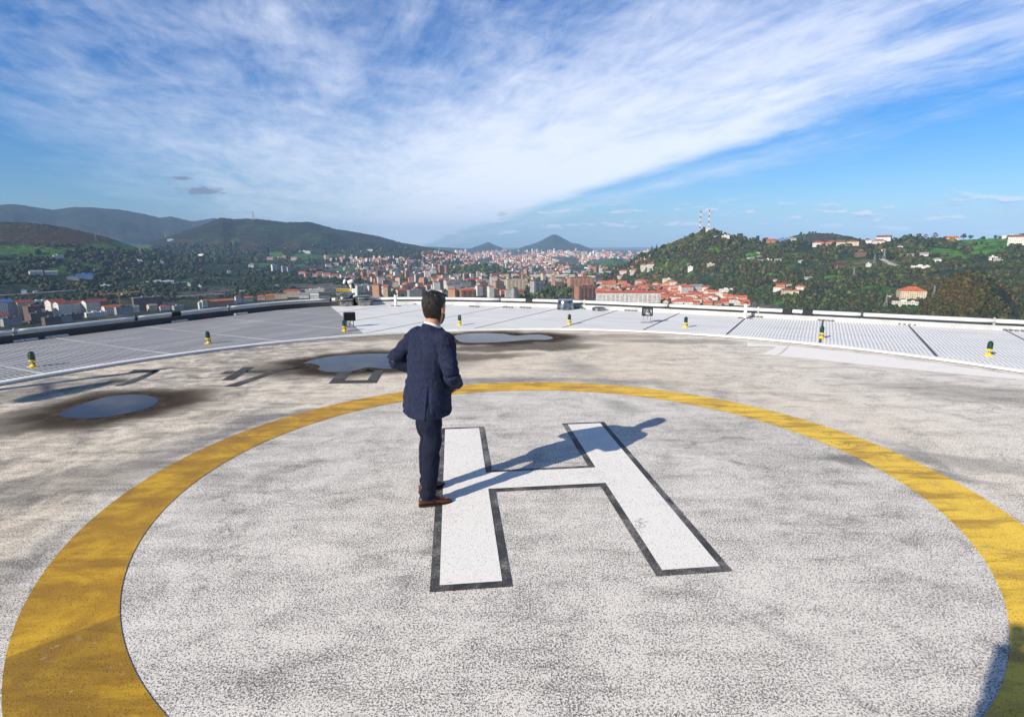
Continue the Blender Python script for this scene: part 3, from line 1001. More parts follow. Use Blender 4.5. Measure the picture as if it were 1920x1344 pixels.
def puddle(pts, label):
    pts = [G(*p) for p in pts]
    n = len(pts)
    out = []
    for i in range(n):                                   # closed smooth curve through the traced shore
        p0, p1, p2, p3 = (Vector(pts[(i + k - 1) % n]) for k in range(4))
        for q in range(6):
            t = q / 6
            out.append(.5 * ((2 * p1) + (p2 - p0) * t + (2 * p0 - 5 * p1 + 4 * p2 - p3) * t * t + (3 * p1 - p0 - 3 * p2 + p3) * t ** 3))
    cen = sum(out, Vector((0, 0))) / len(out)
    p3 = [(p.x, p.y, .006) for p in out]
    me = MB().add(p3, [tuple(range(len(p3)))]).mesh('puddle', M_WATER)
    if me.polygons[0].normal.z < 0:
        me.flip_normals()
    o = tag(link_mesh('puddle', me), label, 'puddle', 'puddles on the deck')
    k = len(out)
    wob = [.075 + .035 * math.sin(i * .31 + k) + .02 * math.sin(i * .83) for i in range(k)]
    nrm = []
    for i in range(k):
        t = (out[(i + 1) % k] - out[i - 1]).normalized()
        q = Vector((t.y, -t.x))
        nrm.append(q if q.dot(out[i] - cen) > 0 else -q)
    lanes = [(-.02, 0.0, 1.0), (.0, .35, .96), (.03, 1.0, .80), (.10, 2.6, .42), (.2, 4.6, 0.0)]
    v, f, al_ = [], [], []
    for a_, b_, c_ in lanes:
        v += [(p.x + q.x * (a_ + b_ * w), p.y + q.y * (a_ + b_ * w), .003) for p, q, w in zip(out, nrm, wob)]
        al_ += [c_] * k
    for r_ in range(len(lanes) - 1):
        f += [(r_ * k + i, r_ * k + (i + 1) % k, (r_ + 1) * k + (i + 1) % k, (r_ + 1) * k + i) for i in range(k)]
    m2 = MB().add(v, f).mesh('wet_margin', M_WETM)
    at = m2.attributes.new('wet', 'FLOAT', 'POINT')
    at.data.foreach_set('value', al_)
    if m2.polygons[0].normal.z < 0:
        m2.flip_normals()
    link_mesh('wet_margin', m2, o)


puddle([(110, 779), (125, 770), (160, 756), (205, 744), (250, 740), (285, 744), (297, 752), (285, 763), (250, 773), (200, 782), (150, 785)], 'round dark puddle at the left, below the numeral 7')
puddle([(570, 680.5), (600, 672), (640, 666.5), (690, 663.8), (745, 664), (790, 668), (800, 680), (770, 690), (725, 692), (690, 689.5), (660, 696), (620, 698), (597, 693), (600, 687), (585, 682)],
       'pale blue puddle half hidden behind the man, over a numeral')
puddle([(853, 630), (870, 626.5), (905, 624.8), (945, 626.5), (965, 629.8), (1000, 627.5), (1022, 629), (1037, 634), (1022, 637.5), (990, 637.6), (950, 641), (905, 643), (870, 642.5), (858, 638)],
       'long figure-eight puddle against the rim kerb, right of the man')

# antenna mast further left on the roof, outside the picture: its long shadow falls across the left edge of the deck
am = empty('antenna_mast', (-13.4, 3.4, 0))
tag(am, 'slim rooftop antenna mast with dish at far left, throwing a long shadow', 'mast')
MB().lathe([(.16, 0), (.11, 2.6), (.08, 5.2)], 14).build('pole', M_STEEL, am, True)
MB().lathe([(.02, -.05), (.30, 0), (.42, .12), (.43, .16), (.28, .06), (.03, .0)], 24, M=Matrix.Translation((.50, -.59, 4.3)) @ Matrix.Rotation(R(60), 4, 'Y')).build('dish', MW, am, True)
MB().tube([(0, 0, 4.3), (.5, -.59, 4.3)], .03, 8).build('arm', M_STEEL, am)


# ================================================================== THE PEOPLE
def ell(c, rx, ry, yaw=0.0, n=28, sq=2.0, tilt=(0, 0), mod=None):
    """closed horizontal ring; sq > 2 squares it, tilt lifts it along x / y"""
    out = []
    for k in range(n):
        t = 2 * math.pi * k / n
        ct, st = math.cos(t), math.sin(t)
        x = rx * math.copysign(abs(ct) ** (2 / sq), ct)
        y = ry * math.copysign(abs(st) ** (2 / sq), st)
        if mod:
            q = mod(t)
            x, y = x * q, y * q
        z = c[2] + x * tilt[0] + y * tilt[1]
        a, b = x * math.cos(yaw) - y * math.sin(yaw), x * math.sin(yaw) + y * math.cos(yaw)
        out.append(Vector((c[0] + a, c[1] + b, z)))
    return out


def limb(mb, pts, n=18, wr=0.0, freq=9.0, ph=0.0):
    """tapered limb through (point, radius); wr: size of cloth wrinkles"""
    P, Rr = [], []
    pts = [(Vector(p), r) for p, r in pts]
    for i in range(len(pts) - 1):
        p0 = pts[max(0, i - 1)][0]
        p1, r1 = pts[i]
        p2, r2 = pts[i + 1]
        p3 = pts[min(len(pts) - 1, i + 2)][0]
        for k in range(8):
            t = k / 8
            P.append(.5 * ((2 * p1) + (p2 - p0) * t + (2 * p0 - 5 * p1 + 4 * p2 - p3) * t * t + (3 * p1 - p0 - 3 * p2 + p3) * t ** 3))
            Rr.append(r1 + (r2 - r1) * (t * t * (3 - 2 * t)))
    P.append(pts[-1][0])
    Rr.append(pts[-1][1])
    if wr:
        Rr = [r * (1 + wr * math.sin(i * freq / 8 * 2.1 + ph) * (.5 + .5 * math.sin(i * .53 + ph * 2))) for i, r in enumerate(Rr)]
    mb.tube(P, Rr, n)
    return mb


def fuse(name, mb, mat_, vox, parent, smooth=4, factor=.5, disp=None):
    """melt closed shapes into one continuous skin"""
    me = mb.mesh(name, mat_)
    o = bpy.data.objects.new(name, me)
    COL.objects.link(o)
    m = o.modifiers.new('r', 'REMESH')
    m.mode = 'VOXEL'
    m.voxel_size = vox
    m.use_smooth_shade = True
    if smooth:
        s = o.modifiers.new('s', 'SMOOTH')
        s.iterations = smooth
        s.factor = factor
    dg = bpy.context.evaluated_depsgraph_get()
    dg.update()
    m2 = bpy.data.meshes.new_from_object(o.evaluated_get(dg))
    bpy.data.objects.remove(o)
    bpy.data.meshes.remove(me)
    m2.name = name
    if disp:
        nv = len(m2.vertices)
        co, no = np.empty(nv * 3), np.empty(nv * 3)
        m2.vertices.foreach_get('co', co)
        m2.vertex_normals.foreach_get('vector', no)
        co, no = co.reshape(-1, 3), no.reshape(-1, 3)
        m2.vertices.foreach_set('co', (co + no * disp(co[:, 0], co[:, 1], co[:, 2])[:, None]).ravel())
        m2.update()
    m2.materials.clear()
    m2.materials.append(mat_)
    m2.shade_smooth()
    return link_mesh(name, m2, parent)


def fabric(name, c1, c2, fleck, scale=260, rough=.85):
    m, nt, b = material(name, rough=rough, spec=.2)
    co = nd(nt, 'ShaderNodeTexCoord').outputs['Object']
    n1 = noise(nt, co, scale, 3, .7)
    n2 = noise(nt, co, 9, 5, .6)
    base = mix(nt, sstep(nt, n2, .3, .7), c1, c2)
    base = mix(nt, sstep(nt, n1, .54, .66), base, fleck)
    nt.links.new(base, b.inputs['Base Color'])
    b.inputs['Sheen Weight'].default_value = .02
    bm = nd(nt, 'ShaderNodeBump', None, Strength=.5, Distance=.002, Height=n1)
    b2 = nd(nt, 'ShaderNodeBump', None, Strength=.8, Distance=.03, Height=noise(nt, nd(nt, 'ShaderNodeMapping', None, Vector=co, Scale=(1, 1, .55), Rotation=(.3, .2, 0)).outputs[0], 11, 3, .5, .6), Normal=bm.outputs[0])
    nt.links.new(b2.outputs[0], b.inputs['Normal'])
    return m


def skin_material(name, col):
    m, nt, b = material(name, col, .5, 0, .35)
    co = nd(nt, 'ShaderNodeTexCoord').outputs['Object']
    n = noise(nt, co, 40, 4, .6)
    nt.links.new(mix(nt, sstep(nt, n, .3, .7), tuple(c * .75 for c in col), col), b.inputs['Base Color'])
    b.inputs['Subsurface Weight'].default_value = .08
    b.inputs['Subsurface Radius'].default_value = (.012, .005, .003)
    return m


def hair_material(name):
    m, nt, b = material(name, (.010, .007, .005), .42, 0, .4)
    co = nd(nt, 'ShaderNodeTexCoord').outputs['Object']
    n = noise(nt, nd(nt, 'ShaderNodeMapping', None, Vector=co, Scale=(1, 1, .28)).outputs[0], 95, 5, .7, .6)
    nt.links.new(mix(nt, sstep(nt, n, .42, .7), (.004, .003, .003), (.030, .020, .014)), b.inputs['Base Color'])
    bm = nd(nt, 'ShaderNodeBump', None, Strength=.9, Distance=.012, Height=n)
    nt.links.new(bm.outputs[0], b.inputs['Normal'])
    return m


M_SKIN = skin_material('skin', (.50, .26, .17))
M_HAIR = hair_material('dark_hair')
M_JACKET = fabric('navy_tweed', (.0042, .0076, .026), (.0080, .0130, .041), (.062, .077, .138))
M_TROUSER = fabric('navy_wool', (.0034, .0058, .018), (.006, .0098, .027), (.010, .015, .038), 200)
M_SHIRT = worn('white_cotton', (.80, .80, .80), .8, 0, 20, .08)
M_LEATHER, nt_, b_ = material('brown_leather', (.075, .022, .010), .28, 0, .5)
co_ = nd(nt_, 'ShaderNodeTexCoord').outputs['Object']
nt_.links.new(mix(nt_, sstep(nt_, noise(nt_, co_, 14, 5, .6), .3, .7), (.035, .010, .006), (.105, .033, .014)), b_.inputs['Base Color'])
M_SOLE = worn('dark_sole', (.012, .010, .009), .6, 0, 30, .2)

HEADR = [(1.502, .050, .022, .022), (1.512, .047, .038, .040), (1.535, .036, .053, .064), (1.56, .022, .063, .082), (1.59, .012, .069, .093), (1.62, .008, .073, .099), (1.65, .006, .0745, .101), (1.68, .003, .071, .096), (1.705, 0, .060, .082), (1.722, -.002, .043, .06), (1.731, -.003, .018, .026)]


def hand(mb, W, d, up, side, curl=.7, s=1.0):
    """palm and five separate bent fingers; W wrist, d direction, up = back of the hand, side = towards the thumb"""
    W, d, up, side = Vector(W), Vector(d).normalized(), Vector(up).normalized(), Vector(side).normalized()
    limb(mb, [(W - d * .02, .026 * s), (W + d * .03, .030 * s)], 12)
    for k in range(4):
        off = side * (.030 - k * .020) * s
        a = W + d * .035 * s + off * .8
        b = W + d * (.088 - abs(k - 1.3) * .004) * s + off
        limb(mb, [(a, .0155 * s), (b, .0125 * s)], 10)
        L = (.040, .045, .042, .033)[k] * s
        d1 = (d * math.cos(curl) - up * math.sin(curl)).normalized()
        d2 = (d * math.cos(curl * 2) - up * math.sin(curl * 2)).normalized()
        d3 = (d * math.cos(curl * 2.7) - up * math.sin(curl * 2.7)).normalized()
        p1 = b + d1 * L
        p2 = p1 + d2 * L * .65
        p3 = p2 + d3 * L * .5
        mb.tube([b, p1, p2, p3], [.0098 * s, .0092 * s, .0085 * s, .007 * s], 10)
    t0 = W + d * .025 * s + side * .024 * s
    t1 = t0 + (d * .7 + side * .7 - up * .25).normalized() * .038 * s
    t2 = t1 + (d * .95 + side * .1 - up * .5).normalized() * .032 * s
    t3 = t2 + (d * .9 - side * .2 - up * .6).normalized() * .024 * s
    mb.tube([t0, t1, t2, t3], [.015 * s, .0115 * s, .0105 * s, .0085 * s], 10)


def make_person(loc, rz, label, J, suit, hair=True):
    """J: joints in the figure's own frame (x right, y forward)"""
    root = empty('person', (*loc, 0), rz)
    tag(root, label, 'person')
    hd = J['head']                                        # offset and yaw of the head
    hy = J['head_yaw']
    Hm = Matrix.Translation(Vector((hd[0], hd[1], hd[2]))) @ Matrix.Rotation(hy, 4, 'Z') @ Matrix.Translation((0, 0, 1.62)) @ Matrix.Rotation(R(-6), 4, 'X') @ Matrix.Scale(1.09, 4) @ Matrix.Translation((0, 0, -1.62))
    tf = lambda pts: [Hm @ p for p in pts]
    pel, ch = Vector(J['pelvis']), Vector(J['chest'])
    # ---- body: one skin from head to feet
    mb = MB()
    mb.ring([tf(ell((0, y, z), rx, ry, n=24)) for z, y, rx, ry in HEADR])
    mb.ball(Hm @ Vector((0, .112, 1.60)), (.013, .017, .022))                        # nose
    mb.ball(Hm @ Vector((0, .103, 1.556)), (.022, .010, .006))                       # lips
    mb.ball(Hm @ Vector((0, .092, 1.523)), (.018, .014, .014))                       # chin
    for s_ in (-1, 1):
        mb.ball(Hm @ Vector((s_ * .030, .092, 1.643)), (.022, .010, .007))           # brows
        E_ = Matrix.Rotation(s_ * .35, 4, 'Z')
        mb.ball(Hm @ Vector((s_ * .079, -.008, 1.606)), (.010, .019, .033), M=Matrix.Rotation(hy + s_ * .45, 4, 'Z'))   # ears
        mb.ball(Hm @ Vector((s_ * .074, .002, 1.592)), (.012, .012, .018))
    neck = [(ch + Vector((0, -.01, .09)), .066), (Vector((hd[0] * .6, hd[1] * .6 - .012, 1.45 + hd[2])), .060), (Hm @ Vector((0, -.005, 1.56)), .060)]
    limb(mb, neck, 20)
    mb.ring([ell(pel + Vector((0, 0, -.08)), .14, .10), ell(pel, .165, .115), ell(pel + Vector((0, 0, .14)), .14, .095), ell(ch + Vector((0, 0, -.12)), .155, .105), ell(ch, .165, .11), ell(ch + Vector((0, 0, .10)), .10, .07)])
    for s_ in 'RL':
        S, E, W = (Vector(J[k + s_]) for k in ('sh', 'el', 'wr'))
        limb(mb, [(ch + (S - ch) * .6, .05), (S, .046), (S.lerp(E, .5), .042), (E, .032), (E.lerp(W, .4), .034), (W, .026)])
        hand(mb, W, J['hd' + s_], J['hu' + s_], J['ht' + s_], J.get('curl', .75))
        H, K, A = (Vector(J[k + s_]) for k in ('hip', 'kn', 'an'))
        limb(mb, [(H, .080), (H.lerp(K, .5), .068), (K, .050), (K.lerp(A, .35), .050), (A, .036)])
        yw = J['fy' + s_]
        fd = Vector((math.sin(-yw), math.cos(-yw), 0))
        limb(mb, [(A + Vector((0, 0, -.025)) - fd * .03, .033), (A + fd * .08 + Vector((0, 0, -.045)), .028), (A + fd * .16 + Vector((0, 0, -.055)), .018)])
    fuse('body', mb, M_SKIN, .0052, root, 3)
    # eyes
    for s_ in (-1, 1):
        mb = MB()
        mb.ball(Hm @ Vector((s_ * .031, .088, 1.628)), .0125)
        mb.build('eye', M_SHIRT, root, True)
    # ---- hair and beard
    rs = random.Random(4)
    ph = [rs.uniform(0, 6.28) for _ in range(12)]

    def hm(z):
        def f(t):                                         # t: 90 deg = face
            face = math.cos(t - math.pi / 2)              # 1 front, -1 back
            lump = .018 * math.sin(5 * t + ph[0] + z * 60) + .014 * math.sin(9 * t + ph[1] - z * 90) + .010 * math.sin(14 * t + ph[2] + z * 130)
            if z > 1.69:
                return 1.16 + lump
            if z > 1.655:
                return (1.13 if face < .55 else 1.10) + lump
            if z > 1.60:
                return (1.115 if face < .12 else .92) + lump * (1 if face < .12 else 0)
            return (1.10 if face < -.22 else .90) + lump * .6 * (1 if face < -.22 else 0)
        return f
    rows = [(1.484, .012, .040, .048), (1.500, .014, .047, .055), (1.522, .018, .052, .060)] + [(1.54, .024, .057, .070), (1.56, .018, .064, .083), (1.58, .013, .068, .091), (1.60, .010, .071, .096), (1.625, .008, .073, .100), (1.65, .006, .0745, .101), (1.675, .003, .072, .098), (1.70, 0, .064, .087), (1.72, -.002, .05, .069), (1.738, -.003, .032, .045), (1.748, -.004, .012, .017)]
    mb = MB()
    mb.ring([tf(ell((0, y, z), rx, ry, n=48, mod=hm(z))) for z, y, rx, ry in rows])
    for k in range(46):                                   # loose tufts on the crown and at the front
        a, q = rs.uniform(0, 6.28), rs.uniform(.2, 1)
        p = Vector((.066 * q * math.cos(a), .088 * q * math.sin(a), 1.70 + .040 * math.sqrt(max(0, 1 - q * q))))
        mb.ball(Hm @ p, (.016, .016, .011), 8, 6)
    for k in range(5):
        mb.ball(Hm @ Vector((-.03 + k * .016, .085, 1.715 + .004 * (k % 2))), (.014, .022, .014), 8, 6)
    fuse('hair', mb, M_HAIR, .005, root, 1)
    if hair:
        mb = MB()
        bm_ = lambda t: 1.055 if math.cos(t - math.pi / 2) > .02 else .88
        mb.ring([tf(ell((0, y, z), rx, ry, n=48, mod=bm_)) for z, y, rx, ry in [(1.498, .050, .02, .02), (1.508, .047, .037, .039), (1.53, .038, .051, .062), (1.555, .024, .061, .080), (1.575, .016, .066, .088), (1.592, .012, .060, .080)]])
        fuse('beard', mb, M_HAIR, .005, root, 1)
    # ---- shirt collar: band tipped down to the front
    mb = MB()
    nc = Vector((hd[0] * .7, hd[1] * .7, hd[2]))
    mb.ring([ell(nc + Vector((0, -.010, 1.425)), .066, .070, tilt=(0, -.28)), ell(nc + Vector((0, -.008, 1.490)), .0655, .0685, tilt=(0, -.42)), ell(nc + Vector((0, -.008, 1.492)), .061, .064, tilt=(0, -.42)), ell(nc + Vector((0, -.008, 1.43)), .055, .06, tilt=(0, -.28))])
    mb.build('shirt_collar', M_SHIRT, root, True)
    # ---- jacket
    mb = MB()
    T = J['torso']
    def vent(z):
        dep = max(0.0, min(1.0, (1.00 - z) / .12)) * .20 if suit else 0
        def f(t):
            r = 1.0
            for c_ in (R(-43), R(-137)):
                q = (t - c_ + math.pi) % (2 * math.pi) - math.pi
                r -= dep * math.exp(-(q / .05) ** 2)
                r += dep * .18 * math.exp(-((q + .12) / .10) ** 2)
            return r + .010 * math.sin(3 * t + z * 9) + .007 * math.sin(6 * t - z * 17)
        return f
    mb.ring([ell((x, y, z), rx, ry, n=120, sq=sq, mod=vent(z), tilt=tl) for z, x, y, rx, ry, sq, tl in T])
    for s_ in 'RL':
        S, E, W = (Vector(J[k + s_]) for k in ('sh', 'el', 'wr'))
        fd = (W - E).normalized()
        sl = J.get('sleeve', 1.0)
        limb(mb, [(ch + (S - ch) * .45 + Vector((0, 0, .0)), .070), (S + Vector((0, 0, -.012)), .077), (S.lerp(E, .5), .069 * sl), (E, .066 * sl), (E.lerp(W, .5), .059 * sl), (W - fd * .03, .052 * sl), (W - fd * .012, .050 * sl)], 22, .06, 9, 1.3 if s_ == 'R' else 4.0)
    # collar roll of the jacket
    for k in range(15):
        a0 = R(-90) + R(-118) + R(236) * k / 14
        a1 = R(-90) + R(-118) + R(236) * (k + 1) / 14
        def cp(a):
            f_ = (math.sin(a) + 1) / 2                     # 0 back, 1 front
            return nc + Vector((.080 * math.cos(a) * (1 + .10 * f_), .082 * math.sin(a) + .002, 1.488 - .105 * f_))
        mb.tube([cp(a0), cp(a1)], .019, 10)
        mb.tube([cp(a0) + Vector((cp(a0) - nc - Vector((0, 0, cp(a0).z - nc.z))) * .22 + Vector((0, 0, -.028))), cp(a1) + Vector((cp(a1) - nc - Vector((0, 0, cp(a1).z - nc.z))) * .22 + Vector((0, 0, -.028)))], .021, 10)

    def folds(x, y, z):
        w = .0045 * np.sin(z * 46 + x * 17) * np.sin(x * 21 - y * 13 + z * 8) + .0026 * np.sin(z * 90 + y * 40 - x * 25)
        return w * np.where(np.abs(x) > .17, 1.0, .45) + .004 * np.sin(x * 16 + z * 2) * np.clip((1.1 - z) / .4, 0, 1)
    fuse('jacket', mb, M_JACKET, .0072, root, 4, .5, folds)
    # ---- trousers
    mb = MB()
    hx = (Vector(J['hipR']) + Vector(J['hipL'])) / 2
    hyw = J['hip_yaw']
    mb.ring([ell(hx + Vector((0, 0, -.13)), .125, .105, hyw), ell(hx + Vector((0, 0, -.03)), .172, .128, hyw), ell(hx + Vector((0, -.004, .06)), .166, .122, hyw), ell(hx + Vector((0, 0, .16)), .145, .102, hyw)])
    for s_ in 'RL':
        H, K, A = (Vector(J[k + s_]) for k in ('hip', 'kn', 'an'))
        limb(mb, [(H + Vector((0, 0, .02)), .096), (H.lerp(K, .45), .091), (K, .073), (K.lerp(A, .4), .069), (K.lerp(A, .85), .063), (A + Vector((0, 0, .005)), .062), (A + Vector((0, 0, -.022)), .063)], 24, .035, 7, 2.0 if s_ == 'R' else .6)

    def creases(x, y, z):
        return .0075 * np.sin(z * 34 + x * 26 + y * 18) * np.exp(-((z - .55) / .2) ** 2) + .006 * np.sin(z * 75) * np.exp(-((z - .13) / .07) ** 2) + .004 * np.sin(z * 21 - y * 30)
    fuse('trousers', mb, M_TROUSER, .0072, root, 4, .5, creases)
    # ---- shoes
    for s_ in 'RL':
        A = Vector(J['an' + s_])
        yw = J['fy' + s_]
        Mx = Matrix.Translation((A.x, A.y, 0)) @ Matrix.Rotation(yw, 4, 'Z')
        st = [(-.078, .018, .055), (-.070, .030, .078), (-.045, .036, .098), (-.005, .037, .100), (.035, .038, .088), (.075, .042, .066), (.115, .046, .055), (.150, .042, .047), (.180, .030, .038), (.198, .012, .030)]
        def sec(y, hw_, top, z0=.0):
            pts = []
            for k in range(18):
                t = 2 * math.pi * k / 18
                z = math.sin(t)
                zz = .012 + (top - .012) * (.5 + .5 * z) if z > -.4 else .012
                wd = hw_ * math.copysign(abs(math.cos(t)) ** .75, math.cos(t)) * (1 if z < .3 else 1 - .28 * (z - .3))
                pts.append(Mx @ Vector((wd, y, zz)))
            return pts
        up = MB()
        up.ring([sec(*q) for q in st])
        shoe = up.build('shoe', M_LEATHER, root, True)
        so = MB()
        out = [(hw_ + .004, y) for y, hw_, _ in st]
        low = [Mx @ Vector((a, y, 0)) for a, y in out] + [Mx @ Vector((-a, y, 0)) for a, y in out[::-1]]
        hi = [p + Vector((0, 0, .016)) for p in low]
        so.ring([low, hi])
        hl = [(.034, -.08), (.037, -.03), (-.037, -.03), (-.034, -.08)]
        so.build('sole', M_SOLE, shoe)
        lc = MB()
        for k in range(4):
            y = .045 + k * .016
            zt = .086 - k * .0075
            lc.tube([Mx @ Vector((-.02, y, zt - .006)), Mx @ Vector((0, y + .004, zt + .003)), Mx @ Vector((.02, y, zt - .006))], .0028, 6)
        lc.build('laces', M_SOLE, shoe)
    return root


MAN = dict(head=(.012, .012, -.012), head_yaw=R(20), pelvis=(-.04, -.045, .93), chest=(-.02, -.02, 1.30),
           shR=(.178, -.015, 1.378), elR=(.262, -.03, 1.105), wrR=(.118, .150, .975), hdR=(-.75, .25, -.55), huR=(.35, .8, .35), htR=(.3, .2, .9),
           shL=(-.192, -.015, 1.378), elL=(-.372, -.125, 1.150), wrL=(-.205, .085, 1.005), hdL=(.75, .35, -.5), huL=(-.3, .85, .3), htL=(-.2, .2, .9),
           hipR=(.035, -.085, .90), knR=(.082, -.105, .49), anR=(.085, -.168, .085), fyR=R(-30),
           hipL=(-.125, -.020, .90), knL=(-.140, .012, .49), anL=(-.138, -.015, .085), fyL=R(4), hip_yaw=R(-18),
           torso=[(.748, -.058, -.040, .222, .174, 2.3, (-.06, .10)), (.763, -.058, -.040, .226, .178, 2.3, (-.06, .10)), (.82, -.054, -.04, .226, .170, 2.3, (-.04, .07)), (.92, -.048, -.035, .224, .164, 2.3, (-.02, .02)),
                  (1.05, -.040, -.03, .197, .142, 2.3, (0, 0)), (1.17, -.032, -.025, .207, .147, 2.3, (0, 0)), (1.28, -.02, -.02, .205, .140, 2.4, (0, 0)), (1.36, -.012, -.017, .195, .122, 2.3, (0, 0)), (1.408, -.005, -.013, .168, .100, 2.1, (0, 0)),
                  (1.442, 0, -.008, .120, .086, 2, (0, 0)), (1.455, .004, -.002, .074, .072, 2, (0, 0))])
make_person((-.64, 4.43), R(-45), 'man in navy tweed suit and brown shoes seen from behind, hands at his waist', MAN, True)

# the photographer, standing where the picture is taken: only the shadow shows at the lower right
PH = dict(sleeve=1.45, head=(.0, .0, -.0), head_yaw=0, pelvis=(0, 0, .93), chest=(0, 0, 1.30),
          shR=(.19, .02, 1.41), elR=(.42, .12, 1.62), wrR=(.36, .26, 1.95), hdR=(-.3, .25, .9), huR=(.5, -.8, .2), htR=(-.6, -.3, .4),
          shL=(-.20, .04, 1.48), elL=(-.25, .20, 1.83), wrL=(-.26, .27, 2.20), hdL=(.0, .15, 1), huL=(-.5, -.8, .2), htL=(.6, -.3, .1),
          hipR=(.09, 0, .90), knR=(.10, .02, .49), anR=(.11, -.02, .085), fyR=R(-8), hipL=(-.09, 0, .90), knL=(-.10, .02, .49), anL=(-.11, -.02, .085), fyL=R(8), hip_yaw=0,
          torso=[(.76, 0, 0, .20, .145, 2.3, (0, 0)), (.92, 0, 0, .195, .14, 2.3, (0, 0)), (1.05, 0, 0, .18, .13, 2.3, (0, 0)), (1.17, 0, 0, .19, .135, 2.3, (0, 0)), (1.28, 0, 0, .20, .135, 2.4, (0, 0)), (1.36, 0, 0, .19, .12, 2.3, (0, 0)), (1.405, 0, 0, .155, .098, 2.1, (0, 0)), (1.435, 0, 0, .105, .08, 2, (0, 0)), (1.455, 0, 0, .074, .072, 2, (0, 0))])
make_person((-.205, -.33), R(0), 'photographer with both arms raised, only the shadow falling across the yellow ring', PH, False, hair=False)
ca = empty('camera_body', (0.0, -.10, CH))
tag(ca, 'black camera held overhead by the photographer, unseen but for its shadow', 'camera')
MB().bbox(-.07, -.06, -.05, .07, .0, .045, .01).build('housing', M_BLACKM, ca)
MB().lathe([(.04, 0), (.04, .045)], 20, M=Matrix.Rotation(-math.pi / 2, 4, 'X')).build('lens_barrel', M_BLACKM, ca)


# ================================================================== THE LAND
Z0 = -120.0                                               # valley floor


def vnoise(x, y, seed=0):
    xi, yi = np.floor(x).astype(np.int64), np.floor(y).astype(np.int64)
    fx, fy = x - xi, y - yi
    fx, fy = fx * fx * (3 - 2 * fx), fy * fy * (3 - 2 * fy)
    def h(a, b):
        n = (a * 374761393 + b * 668265263 + seed * 1442695041) & 0x7fffffff
        n = ((n ^ (n >> 13)) * 1274126177) & 0x7fffffff
        return ((n ^ (n >> 16)) & 0xffff) / 65535.0
    return (h(xi, yi) * (1 - fx) + h(xi + 1, yi) * fx) * (1 - fy) + (h(xi, yi + 1) * (1 - fx) + h(xi + 1, yi + 1) * fx) * fy


def fbm(x, y, sc, oc=5, seed=0):
    s, a, t = 0.0, .5, 0.0
    x, y = x / sc, y / sc
    for k in range(oc):
        s = s + a * vnoise(x * 2 ** k + 17.3 * k, y * 2 ** k - 9.1 * k, seed + k)
        t += a
        a *= .52
    return s / t


def azel(px, py):
    x, y, z = rays(px, py)
    return np.arctan2(x, y), z / np.hypot(x, y)


# each layer: skyline in photo pixels, ridge distance, foot distance(s), exponent of the slope
LAYERS = [
    ('far_ridge', [(-900, 402), (-300, 392), (0, 384), (22, 382), (50, 386), (100, 393), (140, 388), (175, 389), (225, 393), (270, 401), (300, 408), (320, 405.5), (360, 415), (400, 409), (440, 414), (520, 432), (600, 452), (700, 472)], 8600, 5200, 1.25, 28),
    ('mid_ridge', [(180, 480), (240, 466), (285, 452), (320, 441), (360, 428), (395, 415), (415, 407), (440, 410), (460, 409), (487, 410), (535, 416), (580, 415), (630, 429), (675, 436), (710, 442), (752, 454), (790, 461), (820, 466.5), (860, 474), (900, 489)], 4700, 2900, 1.3, 22),
    ('brown_hill', [(-900, 420), (-200, 412), (0, 415), (50, 417), (80, 419), (130, 427), (150, 432), (200, 444), (240, 458), (280, 468), (320, 475), (400, 481), (500, 490), (560, 498), (640, 510), (720, 535)], 2900, 1650, 1.15, 11),
    ('foothill', [(-900, 470), (0, 492), (100, 495), (200, 507), (300, 512), (420, 520), (520, 528), (600, 540), (640, 556)], 2050, 1420, 1.0, 5),
    ('mast_hill', [(1105, 545), (1140, 518), (1160, 502), (1180, 493), (1200, 480), (1225, 470), (1260, 453), (1290, 441), (1312, 433.5), (1335, 432), (1350, 437), (1370, 442), (1400, 448), (1430, 452), (1500, 452), (1600, 451), (1660, 450), (1720, 448), (1800, 449), (1860, 446), (1920, 443), (2100, 440), (2900, 440)], 1750, None, 1.0, 4),
    ('moor_hill', [(1430, 456), (1460, 450), (1480, 445), (1505, 439), (1535, 436), (1560, 437), (1590, 442), (1620, 449), (1660, 456)], 2600, 1900, 1.0, 4),
    ('near_mound', [(1690, 612), (1730, 562), (1760, 537), (1790, 520), (1815, 512), (1840, 514), (1870, 532), (1900, 557), (1950, 604)], 820, 600, .9, 4),
    ('small_cone', [(868, 469), (885, 464.5), (900, 459.5), (915, 453.5), (930, 460), (945, 465.5), (956, 469)], 9300, 8300, 1.3, 3),
    ('big_cone', [(958, 470), (970, 466.5), (985, 461), (1000, 457), (1013, 451.5), (1024, 445.5), (1032, 441), (1039, 438.5), (1047, 441), (1058, 447.5), (1072, 455), (1085, 457), (1100, 463), (1118, 470)], 8800, 7200, 1.5, 3),
    ('plain_rim', [(600, 466), (760, 461), (830, 463.5), (870, 466), (920, 467.5), (1000, 468.5), (1100, 469.5), (1230, 470)], 9800, 8200, 1.0, 2),
    ('green_rise', [(930, 486), (970, 482), (1000, 481), (1040, 478), (1070, 478), (1095, 481), (1120, 486)], 5600, 4700, 1.0, 2),
    ('park_rise', [(820, 520), (845, 508), (870, 502), (900, 499), (930, 500), (950, 506), (968, 518)], 2750, 2500, .8, 2),
    ('knoll', [(1095, 504), (1115, 496), (1135, 488), (1150, 484), (1165, 487), (1182, 496), (1200, 506)], 3200, 2800, .9, 2),
]
MAST_FOOT = [(-60, 1500), (8, 1700), (14, 1620), (18, 1450), (22, 1250), (26, 1050), (30, 900), (36, 760), (42, 640), (90, 560)]
PREP = []
